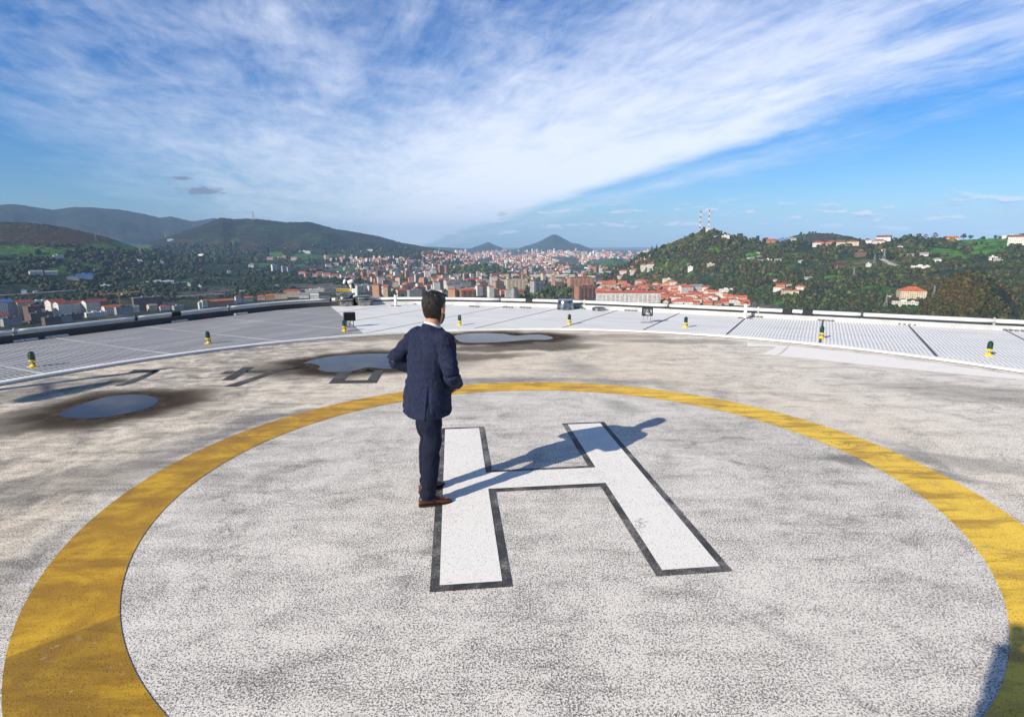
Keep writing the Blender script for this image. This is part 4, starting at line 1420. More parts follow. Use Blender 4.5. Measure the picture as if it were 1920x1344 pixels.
for nm, pts, D, B, ex, am in LAYERS:
    a, e = azel([p[0] for p in pts], [p[1] for p in pts])
    PREP.append((nm, a, e, D, B, ex, am))


def height(X, Y):
    X, Y = np.asarray(X, float), np.asarray(Y, float)
    shp = X.shape
    X, Y = X.ravel(), Y.ravel()
    az, r = np.arctan2(X, Y), np.hypot(X, Y)
    H = Z0 + np.clip((r - 2500) / 6000, 0, 1) * 6 + (fbm(X, Y, 900, 2, 5) - .5) * 8
    for nm, a, e, D, B, ex, am in PREP:
        bmin = 400 if B is None else B
        i = np.nonzero((az > a[0]) & (az < a[-1]) & (r > bmin) & (r < D + 2600))[0]
        if not len(i):
            continue
        q, rr, x, y = az[i], r[i], X[i], Y[i]
        Bq = np.interp(np.degrees(q), [k[0] for k in MAST_FOOT], [k[1] for k in MAST_FOOT]) if B is None else B
        t = np.clip((rr - Bq) / (D - Bq), 0, 1)
        jag = (fbm(q * 9000, q * 0 + D, 14, 3, 71) - .5) * (.0026 if D < 5000 else .0014)
        el = np.interp(q, a, e) + jag * t ** 14
        Zr = CH + D * el
        edge = 4 * t * (1 - t)
        rel = (fbm(x, y, 600, 4, 1) - .5) * 6 + (fbm(x, y, 160, 3, 2) - .5) * 2.4
        rel = rel + (fbm(q * D, rr * .3, 260 if D > 2500 else 120, 3, 72) - .5) * (2.4 if D > 2500 else 1.6)   # gullies
        zz = Z0 + (Zr - Z0) * t ** ex + edge * rel * am
        back = np.clip(rr - D, 0, None)
        zz = np.where(back > 0, Zr - back * .22, zz)
        zz = np.minimum(zz, CH + rr * (el - .0015 * (1 - t)))      # never above the sight line to the ridge
        H[i] = np.maximum(H[i], zz)
    return H.reshape(shp)


def hit(px, py, r0=350, r1=14000):
    """where a photo ray meets the land"""
    x, y, z = (float(q) for q in rays(px, py))
    h = math.hypot(x, y)
    rr = np.geomspace(r0, r1, 900)
    gz = height(rr * x / h, rr * y / h)
    below = np.nonzero(CH + rr * z / h <= gz)[0]
    r = rr[below[0]] if len(below) else r1
    return r * x / h, r * y / h, r


PATCH = [  # px, py, half width, half height, colour: meadows, heath, quarry
    (30, 470, 90, 9, 'g'), (110, 468, 60, 6, 'g'), (215, 463, 75, 8, 'g'), (110, 505, 28, 8, 'g'), (270, 493, 30, 5, 'g'), (60, 440, 150, 14, 'h'), (170, 450, 60, 10, 'h'),
    (518, 480, 20, 8, 'g'), (570, 482, 26, 8, 'g'), (560, 500, 16, 6, 'g'), (490, 497, 22, 5, 'g'), (470, 462, 14, 9, 'h'), (550, 460, 20, 10, 'h'), (650, 503, 40, 6, 'g'), (355, 526, 14, 4, 'g'), (440, 452, 10, 6, 'g'),
    (340, 452, 25, 4, 'h'), (620, 480, 30, 5, 'g'),
    (1410, 478, 22, 9, 'G'), (1395, 490, 20, 5, 'G'), (1296, 447, 30, 14, 'y'), (1266, 459, 20, 10, 'y'), (1240, 470, 12, 6, 'y'), (1590, 497, 42, 9, 'b'), (1660, 492, 22, 5, 'G'), (1640, 496, 60, 12, 'y'), (1600, 464, 40, 3, 'b'),
    (1850, 455, 60, 10, 'G'), (1840, 470, 40, 8, 'G'), (1790, 480, 30, 7, 'G'), (1780, 475, 26, 10, 'G'), (1650, 545, 40, 10, 'g'), (1700, 578, 30, 6, 'g'), (1360, 515, 30, 3, 'y'), (1440, 460, 30, 5, 'y'), (1230, 478, 8, 6, 'y'),
    (1545, 447, 50, 8, 'm'), (1345, 470, 22, 6, 'G'), (1500, 478, 26, 5, 'y'), (1560, 520, 30, 6, 'G'), (1750, 470, 24, 7, 'G'), (1370, 500, 20, 4, 'y'), (1690, 520, 26, 6, 'y'), (1440, 515, 18, 5, 'G'), (1460, 568, 14, 6, 'G'), (1020, 552, 30, 6, 'G'), (1060, 478, 60, 5, 'g'), (1150, 495, 40, 8, 'g')]
PCOL = {'g': (.06, .15, .035), 'G': (.085, .22, .03), 'h': (.070, .052, .030), 'y': (.115, .125, .04), 'b': (.14, .075, .045), 'm': (.075, .055, .04)}


def land_colour(X, Y, Z):
    az, r = np.arctan2(X, Y), np.hypot(X, Y)
    n = fbm(X, Y, 420, 5, 21)
    n2 = fbm(X, Y, 120, 4, 31)
    n3 = fbm(X, Y, 1100, 4, 41)
    c = np.empty(X.shape + (3,))
    wood, brown, green = np.array((.026, .046, .024)), np.array((.066, .056, .036)), np.array((.055, .115, .032))
    w = np.clip((n - .52) / .12, 0, 1)[..., None]
    c[:] = wood
    c[:] = c * (1 - w) + brown * w
    w = np.clip((n2 * .6 + n3 * .4 - .535) / .05, 0, 1)[..., None]
    c[:] = c * (1 - w) + green * w
    far = (np.clip((r - 3200) / 1500, 0, 1) * .8)[..., None]
    c = c * (1 - far) + np.array((.022, .032, .030)) * (.35 + 1.3 * (n2 * .5 + n * .5)[..., None] ** 1.3) * far
    urb = np.clip((Z0 + 16 - Z) / 10, 0, 1) * (az < R(27)) * np.clip((r - 400) / 300, 0, 1)
    ucol = np.where((n2 > .52)[..., None], np.array((.05, .062, .035)), np.array((.15, .14, .13)))
    c = c * (1 - urb[..., None]) + ucol * urb[..., None]
    px, py = to_px(X, np.maximum(Y, 1), Z)
    wob = (fbm(X, Y, 90, 4, 51) - .5)
    for qx, qy, a, b, k in PATCH:
        d = np.hypot((px - qx) / a + wob * 1.2, (py - qy) / b + wob * 1.2)
        m = np.clip((1.0 - d) / .12, 0, 1)[..., None]
        m = m * (Y > 10)[..., None]
        c = c * (1 - m) + np.array(PCOL[k]) * m
    return c, urb


def build_land():
    az = np.radians(np.concatenate([np.linspace(-75, -50, 90)[:-1], np.linspace(-50, 50, 1000), np.linspace(50, 75, 90)[1:]]))
    rr = np.concatenate([np.geomspace(120, 420, 14)[:-1], np.geomspace(420, 10800, 330), np.geomspace(11000, 24000, 14)])
    A, Q = np.meshgrid(az, rr)
    X, Y = Q * np.sin(A), Q * np.cos(A)
    Z = height(X, Y)
    C, urb = land_colour(X, Y, Z)
    n, m = A.shape
    idx = np.arange(n * m).reshape(n, m)
    quads = np.stack([idx[:-1, :-1], idx[:-1, 1:], idx[1:, 1:], idx[1:, :-1]], -1).reshape(-1, 4)
    me = bpy.data.meshes.new('valley_and_hills')
    me.vertices.add(n * m)
    me.vertices.foreach_set('co', np.stack([X, Y, Z], -1).astype(np.float32).ravel())
    me.loops.add(quads.size)
    me.loops.foreach_set('vertex_index', quads[:, ::-1].astype(np.int32).ravel())
    me.polygons.add(len(quads))
    me.polygons.foreach_set('loop_start', np.arange(0, quads.size, 4, dtype=np.int32))
    me.polygons.foreach_set('loop_total', np.full(len(quads), 4, dtype=np.int32))
    at = me.color_attributes.new('land', 'FLOAT_COLOR', 'POINT')
    at.data.foreach_set('color', np.concatenate([C.reshape(-1, 3), np.ones((n * m, 1))], 1).astype(np.float32).ravel())
    me.update()
    me.validate()
    me.shade_smooth()
    m_, nt, b = material('land', rough=.9, spec=.1)
    col = nd(nt, 'ShaderNodeVertexColor', {'layer_name': 'land'}).outputs[0]
    co = nd(nt, 'ShaderNodeTexCoord').outputs['Object']
    a1 = noise(nt, co, .045, 6, .7)
    a2 = noise(nt, co, .0075, 5, .6)
    c1 = mix(nt, sstep(nt, a1, .36, .66), mix(nt, 1.0, col, (.38, .38, .40), 'MULTIPLY'), mix(nt, 1.0, col, (1.45, 1.42, 1.25), 'MULTIPLY'))
    c1 = mix(nt, mth(nt, 'MULTIPLY', sstep(nt, a2, .4, .65), .45), c1, mix(nt, 1.0, c1, (.55, .58, .6), 'MULTIPLY'))
    nt.links.new(c1, b.inputs['Base Color'])
    bm = nd(nt, 'ShaderNodeBump', None, Strength=.9, Distance=14.0, Height=a1)
    nt.links.new(bm.outputs[0], b.inputs['Normal'])
    me.materials.append(m_)
    return tag(link_mesh('valley_and_hills', me), kind='structure')


build_land()


# ------------------------------------------------------------------ foliage
def ico(sub):
    t = (1 + 5 ** .5) / 2
    v = [Vector(p).normalized() for p in ((-1, t, 0), (1, t, 0), (-1, -t, 0), (1, -t, 0), (0, -1, t), (0, 1, t), (0, -1, -t), (0, 1, -t), (t, 0, -1), (t, 0, 1), (-t, 0, -1), (-t, 0, 1))]
    f = [(0, 11, 5), (0, 5, 1), (0, 1, 7), (0, 7, 10), (0, 10, 11), (1, 5, 9), (5, 11, 4), (11, 10, 2), (10, 7, 6), (7, 1, 8), (3, 9, 4), (3, 4, 2), (3, 2, 6), (3, 6, 8), (3, 8, 9), (4, 9, 5), (2, 4, 11), (6, 2, 10), (8, 6, 7), (9, 8, 1)]
    for _ in range(sub):
        cache, nf = {}, []
        def mid(a, b):
            k = (min(a, b), max(a, b))
            if k not in cache:
                cache[k] = len(v)
                v.append(((v[a] + v[b]) / 2).normalized())
            return cache[k]
        for a, b, c in f:
            x, y, z = mid(a, b), mid(b, c), mid(c, a)
            nf += [(a, x, z), (b, y, x), (c, z, y), (x, y, z)]
        f = nf
    return np.array([tuple(p) for p in v]), np.array(f)


def foliage_material():
    m, nt, b = material('foliage', rough=.85, spec=.15)
    col = nd(nt, 'ShaderNodeVertexColor', {'layer_name': 'leaf'}).outputs[0]
    co = nd(nt, 'ShaderNodeTexCoord').outputs['Object']
    a1 = noise(nt, co, .55, 4, .7)
    c1 = mix(nt, sstep(nt, a1, .36, .64), mix(nt, 1.0, col, (.45, .45, .5), 'MULTIPLY'), mix(nt, 1.0, col, (1.5, 1.45, 1.2), 'MULTIPLY'))
    nt.links.new(c1, b.inputs['Base Color'])
    return m


M_LEAF = foliage_material()
LEAFCOL = [((.018, .034, .010), .34), ((.030, .050, .014), .26), ((.050, .066, .018), .12), ((.058, .045, .018), .13), ((.085, .042, .014), .07), ((.075, .085, .022), .08)]


def leafy(name, P, S, sub, mat_, palette=LEAFCOL, squash=(.8, 1.35), warm=None):
    """many leafy clumps in one mesh; P positions (n,3), S radii"""
    tv, tf = ico(sub)
    n, k = len(P), len(tv)
    T = 6
    tmpl = []
    for q in range(T):
        j = 1 + (RNG.random(k) - .5) * (.75 if sub else .6)
        tmpl.append(tv * j[:, None] * np.array((1, 1, 1.0)))
    tmpl = np.array(tmpl)
    pick = RNG.integers(0, T, n)
    ang = RNG.random(n) * 6.283
    V = tmpl[pick]
    c, s = np.cos(ang)[:, None], np.sin(ang)[:, None]
    V = np.stack([V[..., 0] * c - V[..., 1] * s, V[..., 0] * s + V[..., 1] * c, V[..., 2] * RNG.uniform(*squash, n)[:, None]], -1)
    V = V * S[:, None, None] + P[:, None, :] + np.array((0, 0, .55))[None, None] * S[:, None, None]
    Fc = (tf[None] + (np.arange(n) * k)[:, None, None]).reshape(-1, 3)
    me = bpy.data.meshes.new(name)
    me.vertices.add(n * k)
    me.vertices.foreach_set('co', V.astype(np.float32).ravel())
    me.loops.add(Fc.size)
    me.loops.foreach_set('vertex_index', Fc.astype(np.int32).ravel())
    me.polygons.add(len(Fc))
    me.polygons.foreach_set('loop_start', np.arange(0, Fc.size, 3, dtype=np.int32))
    me.polygons.foreach_set('loop_total', np.full(len(Fc), 3, dtype=np.int32))
    cols = np.array([p[0] for p in palette])
    pr = np.array([p[1] for p in palette])
    ci = RNG.choice(len(cols), n, p=pr / pr.sum())
    cc = 1.4 * cols[ci] * RNG.uniform(.6, 1.4, (n, 1))
    if warm is not None:
        w = warm[:, None] * RNG.uniform(.3, 1, (n, 1))
        cc = cc * (1 - w) + np.array((.075, .040, .016)) * w * RNG.uniform(.6, 1.3, (n, 1))
    cc = np.repeat(cc, k, 0) * RNG.uniform(.65, 1.35, (n * k, 1))
    at = me.color_attributes.new('leaf', 'FLOAT_COLOR', 'POINT')
    at.data.foreach_set('color', np.concatenate([cc, np.ones((n * k, 1))], 1).astype(np.float32).ravel())
    me.materials.append(mat_)
    me.update()
    me.validate()
    return me


def scatter(n, x0, x1, y0, y1, r0, r1, keep, size):
    """points over the land, even in the picture: random photo pixels thrown onto the ground"""
    px, py = RNG.uniform(x0, x1, n), RNG.uniform(y0, y1, n)
    x, y, z = rays(px, py)
    h = np.hypot(x, y)
    rr = np.geomspace(r0, r1, 260)
    X, Y = np.outer(x / h, rr), np.outer(y / h, rr)
    gz = height(X, Y)
    ray = CH + np.outer(z / h, rr)
    below = ray <= gz
    first = below.argmax(1)
    ok = below.any(1) & (first > 0)
    i = np.nonzero(ok)[0]
    fi = first[i]
    X, Y = X[i, fi], Y[i, fi]
    X = X + RNG.normal(0, 6, len(X))
    Y = Y + RNG.normal(0, 6, len(X))
    Z = height(X, Y)
    k = keep(X, Y, Z, px[i], py[i])
    X, Y, Z = X[k], Y[k], Z[k]
    S = size(np.hypot(X, Y), len(X))
    return np.stack([X, Y, Z], -1), S, px[i][k], py[i][k]


def wooded(px, py, X, Y):
    c = np.ones(len(px), bool)
    wob = (fbm(X, Y, 90, 4, 51) - .5)
    for qx, qy, a, b, k in PATCH:
        d = np.hypot((px - qx) / a + wob * 1.2, (py - qy) / b + wob * 1.2)
        c &= ~((d < .95) & (RNG.random(len(px)) > (.05 if k in 'yb' else .015)))
    return c


# right-hand hill
P, S, qx, qy = scatter(64000, 1120, 2060, 430, 625, 420, 2600,
                       lambda X, Y, Z, px, py: (Z > Z0 + 9) & wooded(px, py, X, Y) & (fbm(X, Y, 60, 3, 77) > .36),
                       lambda r, n: np.clip(RNG.lognormal(.62, .45, n), 1.0, 5.5) * np.clip(r / 1300, .6, 1.3))
az = np.arctan2(P[:, 0], P[:, 1])
warm = np.clip(1.2 - np.hypot((qx - 1800) / 130, (qy - 560) / 70), 0, 1) * 1.5 * np.clip(fbm(P[:, 0], P[:, 1], 55, 3, 63) * 2 - .65, 0, .8) + np.clip(fbm(P[:, 0], P[:, 1], 150, 3, 61) - .55, 0, 1) * 1.6
me = leafy('woodland', P, S, 0, M_LEAF, palette=[((.014, .024, .008), .40), ((.024, .036, .011), .26), ((.040, .050, .016), .14), ((.042, .034, .016), .10), ((.055, .032, .013), .04), ((.065, .070, .022), .06)], warm=np.clip(warm, 0, .9))
tag(link_mesh('woodland', me), 'mixed autumn woodland covering the right-hand hill', 'woodland', kind='stuff')
# left hills
P, S, qx, qy = scatter(30000, -140, 860, 462, 612, 900, 4200,
                       lambda X, Y, Z, px, py: (Z > Z0 + 4) & wooded(px, py, X, Y) & (fbm(X, Y, 110, 3, 78) > .40),
                       lambda r, n: np.clip(RNG.lognormal(1.42, .42, n), 2.0, 10) * np.clip(r / 2200, .6, 1.5))
me = leafy('woodland', P, S, 0, M_LEAF, palette=[((.012, .024, .010), .5), ((.022, .036, .014), .3), ((.045, .032, .018), .2)], squash=(.6, 1.1))
tag(link_mesh('woodland', me), 'dark woodland on the left-hand hillside above the road', 'woodland', kind='stuff')
# woods and street trees of the valley
P, S, qx, qy = scatter(9000, 620, 1420, 494, 572, 900, 3600,
                       lambda X, Y, Z, px, py: ((np.hypot((px - 895) / 75, (py - 506) / 9) < 1) | (np.hypot((px - 1025) / 66, (py - 549) / 12) < 1) | (np.hypot((px - 1215) / 60, (py - 521) / 7) < 1) | (fbm(X, Y, 140, 3, 91) > .61)),
                       lambda r, n: np.clip(RNG.lognormal(1.35, .35, n), 2, 8) * np.clip(r / 1700, .6, 1.4))
me = leafy('valley_trees', P, S, 1, M_LEAF)
tag(link_mesh('valley_trees', me), 'park woods and street trees scattered through the valley town', 'woodland', kind='stuff')


# ------------------------------------------------------------------ single trees
M_BARK = worn('bark', (.055, .045, .035), .9, 0, 3, .3)


def tree_meshes(seed, h, w, conifer=False, bare=False):
    rs = random.Random(seed)
    mb = MB()
    mb.tube([(0, 0, -1), (.1, 0, h * .3), (-.1, .1, h * .62)], [h * .035, h * .024, h * .010], 7)
    pts, sz = [], []
    for k in range(6):
        a = k * 1.05 + rs.random()
        l = w * rs.uniform(.5, .9)
        z0 = h * rs.uniform(.25, .5)
        mb.tube([(0, 0, z0), (math.cos(a) * l * .5, math.sin(a) * l * .5, z0 + h * .14), (math.cos(a) * l, math.sin(a) * l, z0 + h * .24)], [h * .014, h * .009, h * .004], 5)
    tr = mb.mesh('trunk', M_BARK)
    n = 70 if not bare else 46
    for k in range(n):
        if conifer:
            t = rs.random() ** .8
            z = h * (.12 + .86 * t)
            rr = w * (1 - t) * rs.uniform(.3, 1)
            a = rs.uniform(0, 6.28)
            pts.append((rr * math.cos(a), rr * math.sin(a), z))
            sz.append(h * .055 * (1.25 - t * .8))
        else:
            u = rs.uniform(-1, 1)
            a = rs.uniform(0, 6.28)
            q = rs.uniform(.45, 1.0) ** .5
            lump = .78 + .3 * math.sin(a * 2 + seed) * math.cos(u * 3 + seed)
            rr = w * q * math.sqrt(1 - u * u) * lump
            pts.append((rr * math.cos(a), rr * math.sin(a), h * .64 + u * h * .33 * q))
            sz.append(h * rs.uniform(.05, .10) * (.75 if bare else 1))
    me = leafy('crown', np.array(pts), np.array(sz), 0, M_LEAF, palette=[LEAFCOL[0], LEAFCOL[1], LEAFCOL[2]] if not bare else [LEAFCOL[3], LEAFCOL[4]])
    return tr, me


TREES = {'broad': tree_meshes(1, 11, 5.2), 'round': tree_meshes(2, 9, 4.6), 'conifer': tree_meshes(3, 16, 3.4, True), 'autumn': tree_meshes(4, 11, 5, False, True)}


def tree(kind, px, py, scale, label, group):
    x, y, r = hit(px, py)
    root = empty('tree', (x, y, float(height(x, y)) - .3), random.uniform(0, 6.28))
    root.scale = (scale,) * 3
    tag(root, label, 'tree', group)
    t, c = TREES[kind]
    link_mesh('trunk', t, root)
    link_mesh('crown', c, root)


KN = {'broad': 'broad dark green tree', 'round': 'rounded green tree', 'conifer': 'pointed dark conifer', 'autumn': 'brown autumn tree'}
SKYT = [('conifer', 1222, 472.5, 1.15), ('conifer', 1231, 468.5, 1.0), ('broad', 1340, 433.5, .8), ('round', 1352, 438.5, .9), ('broad', 1384, 446.5, .9), ('broad', 1390, 447.5, 1.05), ('round', 1412, 450.5, .8), ('broad', 1420, 452, .85),
        ('broad', 1438, 453, .8), ('round', 1676, 451, .8), ('broad', 1705, 450, 1.2), ('round', 1712, 450, 1.1), ('broad', 1722, 449.5, 1.25), ('autumn', 1735, 449.5, 1.1), ('autumn', 1752, 450, 1.5), ('round', 1793, 451, 1.1), ('broad', 1806, 450.5, 1.2), ('round', 1819, 450, 1.15), ('broad', 1866, 449, .8), ('round', 1890, 448, .8)]
for k, (kd, px, py, sc) in enumerate(SKYT):
    tree(kd, px, py, sc * 1.05, f'{KN[kd]} on the skyline of the right hill, {ordinal(k)}', 'trees on the right skyline')
TOWNT = sorted([('broad', 985, 556, 1.2), ('round', 1000, 551, 1.3), ('broad', 1012, 557, 1.2), ('autumn', 1048, 538, 1.5), ('broad', 1060, 541, 1.3), ('autumn', 1072, 547, 1.6), ('broad', 1035, 551, 1.1), ('round', 1118, 557, 1.2), ('broad', 706, 556, 1.6), ('autumn', 690, 555, 1.3), ('broad', 738, 559, 1.6), ('round', 755, 560, 1.3),
                ('autumn', 1212, 528, 1.3), ('autumn', 1222, 530, 1.4), ('autumn', 1233, 529, 1.3), ('autumn', 1205, 526, 1.2), ('broad', 947, 552, 1.2), ('round', 977, 551, 1.3)], key=lambda q: q[1])
for k, (kd, px, py, sc) in enumerate(TOWNT):
    tree(kd, px, py, sc, f'{KN[kd]} among the valley buildings, {ordinal(k)}', 'trees among the valley buildings')


# ------------------------------------------------------------------ buildings
def wall_material(name, col, win=(.04, .045, .055), du=3.0, dv=3.0, wf=.46, hf=.48):
    m, nt, b = material(name, col, .8, 0, .3)
    uv = nd(nt, 'ShaderNodeUVMap', {'uv_map': 'UVMap'}).outputs[0]
    s = nd(nt, 'ShaderNodeSeparateXYZ', None, Vector=uv)
    fu, fv = mth(nt, 'FRACT', mth(nt, 'DIVIDE', s.outputs[0], du)), mth(nt, 'FRACT', mth(nt, 'DIVIDE', s.outputs[1], dv))
    iu = mth(nt, 'LESS_THAN', mth(nt, 'ABSOLUTE', mth(nt, 'SUBTRACT', fu, .5)), wf / 2)
    iv = mth(nt, 'LESS_THAN', mth(nt, 'ABSOLUTE', mth(nt, 'SUBTRACT', fv, .55)), hf / 2)
    cell = nd(nt, 'ShaderNodeTexWhiteNoise', {'noise_dimensions': '2D'},
              Vector=nd(nt, 'ShaderNodeCombineXYZ', None, X=mth(nt, 'FLOOR', mth(nt, 'DIVIDE', s.outputs[0], du)), Y=mth(nt, 'FLOOR', mth(nt, 'DIVIDE', s.outputs[1], dv))).outputs[0]).outputs['Value']
    pos = mth(nt, 'GREATER_THAN', s.outputs[1], .3)
    w = mth(nt, 'MULTIPLY', mth(nt, 'MULTIPLY', iu, iv), pos)
    st = noise(nt, nd(nt, 'ShaderNodeTexCoord').outputs['Object'], .12, 5, .6)
    base = mix(nt, sstep(nt, st, .35, .7), tuple(c * .78 for c in col), col)
    wc = mix(nt, sstep(nt, cell, .35, .9), win, tuple(c * .55 for c in col))
    nt.links.new(mix(nt, mth(nt, 'MULTIPLY', w, .92), base, wc), b.inputs['Base Color'])
    nt.links.new(mth(nt, 'MULTIPLY_ADD', w, -.55, .85), b.inputs['Roughness'])
    return m


WALLS = {'white': (.72, .70, .66), 'cream': (.62, .52, .38), 'pink': (.58, .36, .28), 'brick': (.37, .18, .12), 'orange': (.50, .27, .16), 'grey': (.36, .36, .36), 'tan': (.42, .30, .20), 'brown': (.17, .11, .09), 'pale': (.60, .57, .52), 'blue': (.16, .26, .5)}
MW_ = {k: wall_material(k + '_wall', v) for k, v in WALLS.items()}
ROOFS = {'orange': (.50, .13, .05), 'red': (.40, .085, .05), 'brown': (.20, .085, .06), 'grey': (.27, .27, .28), 'white': (.66, .66, .65), 'blue': (.08, .2, .5), 'dark': (.09, .09, .095)}
MR_ = {k: worn(k + '_roofing', v, .8, 0, .3, .28) for k, v in ROOFS.items()}


def house_meshes(w, d, h, roof, wall, rcol, balc=0):
    """box walls with metre uvs; roof: flat / gable / hip"""
    hw, hd = w / 2, d / 2
    mb = MB()
    rh = min(w, d) * .27
    vs = [(-hw, -hd, -6), (hw, -hd, -6), (hw, hd, -6), (-hw, hd, -6), (-hw, -hd, h), (hw, -hd, h), (hw, hd, h), (-hw, hd, h)]
    q = lambda l: [(0, -6), (l, -6), (l, h), (0, h)]
    mb.add(vs, [(0, 1, 5, 4), (1, 2, 6, 5), (2, 3, 7, 6), (3, 0, 4, 7), (4, 5, 6, 7)], [q(w), q(d), q(w), q(d), None])
    if roof == 'gable':
        mb.add([(-hw, -hd, h), (-hw, hd, h), (-hw, 0, h + rh), (hw, -hd, h), (hw, hd, h), (hw, 0, h + rh)], [(0, 2, 1), (3, 4, 5)])
    if balc:
        nb = max(1, int(h // 3) - 1)
        for f in range(1, nb + 1):
            for t in range(balc):
                cx = -hw + w * (t + .5) / balc
                mb.box(cx - w / balc * .28, -hd - 1.2, f * 3 + .1, cx + w / balc * .28, -hd + .01, f * 3 + 1.1)
    wm = mb.mesh('building', MW_[wall])
    rb = MB()
    o, t = .6, .35
    if roof == 'gable':
        for sgn in (-1, 1):
            y0, z0 = sgn * (hd + o), h - rh * o / hd
            v = [(-hw - o, y0, z0), (hw + o, y0, z0), (hw + o, 0, h + rh), (-hw - o, 0, h + rh)]
            v += [(a, b, c + t) for a, b, c in v]
            rb.add(v, [(4, 5, 6, 7), (0, 3, 2, 1), (0, 1, 5, 4), (1, 2, 6, 5), (3, 0, 4, 7)])
        if w > 10:
            rb.box(hw * .3, -.6, h + rh * .7, hw * .3 + 1.1, .5, h + rh + 1.3)
    elif roof == 'hip':
        k = max(0.5, hw - hd)
        v = [(-hw - o, -hd - o, h), (hw + o, -hd - o, h), (hw + o, hd + o, h), (-hw - o, hd + o, h), (-k, 0, h + rh), (k, 0, h + rh)]
        rb.add(v, [(0, 1, 5, 4), (1, 2, 5), (2, 3, 4, 5), (3, 0, 4), (3, 2, 1, 0)])
    else:
        rb.box(-hw - .3, -hd - .3, h + .01, hw + .3, hd + .3, h + .7)
        rb.box(-hw * .35, -hd * .4, h + .701, hw * .1, hd * .4, h + 3.2)
        if w > 20:
            rb.box(hw * .45, -hd * .5, h + .701, hw * .7, hd * .2, h + 2.6)
    rm = rb.mesh('roof', MR_[rcol])
    return wm, rm


CACHE = {}


def building(px, py, wpx, hpx, dpx, roof, wall, rcol, rot, label, group, name='apartment_block', cat='apartment block', balc=0, r=None):
    x, y, rr = hit(px, py) if r is None else (*(lambda a: (r * math.sin(a), r * math.cos(a)))(float(azel(px, py)[0])), r)
    k = rr / 1010
    w, h, d = (round(q * k / 1.5) * 1.5 for q in (wpx, hpx, dpx))
    w, d, h = max(w, 4.5), max(d, 4.5), max(h, 3)
    key = (w, d, h, roof, wall, rcol, balc)
    if key not in CACHE:
        CACHE[key] = house_meshes(*key)
    wm, rm = CACHE[key]
    z = float(height(x, y))
    o = link_mesh(name, wm, None, (x, y, z), R(rot) - math.atan2(x, y))
    link_mesh('roof', rm, o)
    assert 4 <= len(label.split()) <= 16, label
    tag(o, label, cat, group)
    SPOTS.append((x, y, max(w, d)))
    return o


SPOTS = []
RN = {'flat': 'flat-roofed', 'gable': 'gabled', 'hip': 'hip-roofed'}
# --- named blocks of the valley, as in the photo: px, base py, width, height, depth, roof, wall, roof colour, turn, label
KEY = [(934, 550, 17, 21, 14, 'flat', 'tan', 'brown', 28, 'tall tan block with dark shaded side, just right of the pink block', 3),
       (904, 549, 17, 18, 14, 'flat', 'pink', 'brown', 30, 'pink brick block, left of the tall tan block', 2),
       (967, 545, 34, 20, 13, 'flat', 'cream', 'grey', 12, 'wide cream apartment block standing right of the tall tan block', 5),
       (1006, 552, 20, 24, 14, 'flat', 'grey', 'dark', 34, 'dark grey slab with one bright white end wall', 2),
       (965, 560, 9, 19, 9, 'flat', 'grey', 'dark', 30, 'narrow grey tower just behind the parapet, below the wide cream block', 1),
       (1088, 541, 44, 19, 20, 'flat', 'orange', 'brown', 18, 'big orange brick block above the chequered pink block', 6),
       (1096, 560, 34, 22, 16, 'flat', 'brick', 'brown', 32, 'chequered pink and white block in front of the big orange block', 4),
       (1177, 569, 112, 19, 11, 'gable', 'white', 'red', 8, 'very long pale six-storey terrace under one red roof', 14),
       (1035, 523, 80, 7, 14, 'flat', 'cream', 'white', 4, 'very long low cream warehouse across the middle of the valley', 0),
       (877, 558, 28, 14, 12, 'hip', 'brick', 'orange', 20, "red brick block just right of the man's head", 3),
       (787, 553, 20, 14, 10, 'flat', 'brick', 'red', 24, "orange-red block with dark stripes just left of the man's head", 4),
       (766, 543, 14, 9, 9, 'flat', 'pink', 'red', 24, "red and pink block up left of the man's head", 2),
       (816, 545, 13, 10, 9, 'flat', 'white', 'white', 14, "white block with grid facade, right above the man's head", 2),
       (848, 541, 28, 14, 12, 'flat', 'pale', 'grey', 26, "wide pale block behind, above right of the man's head", 3),
       (826, 515, 5.5, 17, 5.5, 'flat', 'brick', 'brown', 30, 'left one of twin brick towers in the distant town', 0),
       (838, 515, 5.5, 16, 5.5, 'flat', 'brick', 'brown', 30, 'right one of twin brick towers in the distant town', 0),
       (795, 495, 5, 11, 5, 'flat', 'brown', 'dark', 30, 'single dark slender tower in the distant town', 0),
       (811, 517, 13, 8, 7, 'flat', 'white', 'white', 12, 'white office block with ribbed front in mid valley', 0),
       (743, 525, 7, 14, 7, 'flat', 'white', 'grey', 25, 'white tower with dark shaded side in mid valley', 0),
       (710, 524, 7, 14, 7, 'flat', 'brown', 'brown', 28, 'brown tower at the left end of mid valley', 0),
       (515, 512, 8, 14, 6, 'flat', 'white', 'grey', 20, 'white tower at the left of the group of four below the meadow', 0),
       (523, 512, 7, 12, 6, 'flat', 'grey', 'grey', 20, 'grey tower second in the group of four below the meadow', 0),
       (533, 512, 7, 11, 6, 'flat', 'pale', 'grey', 20, 'pale tower third in the group of four below the meadow', 0),
       (543, 511, 7, 9, 6, 'flat', 'grey', 'dark', 20, 'dark grey tower at the right of the group of four below the meadow', 0),
       (278, 582, 37, 20, 9, 'flat', 'brown', 'grey', 16, 'brown slab block with white end wall at the left, beyond the parapet', 0),
       (578, 520, 12, 7, 8, 'flat', 'orange', 'orange', 20, 'bright orange block among pale houses left of mid valley', 0)]
for (px, py, w, h, d, rf, wl, rc, rot, lb, bal) in KEY:
    building(px, py, w, h, d, rf, wl, rc, rot, lb, 'blocks of the valley town', balc=bal)

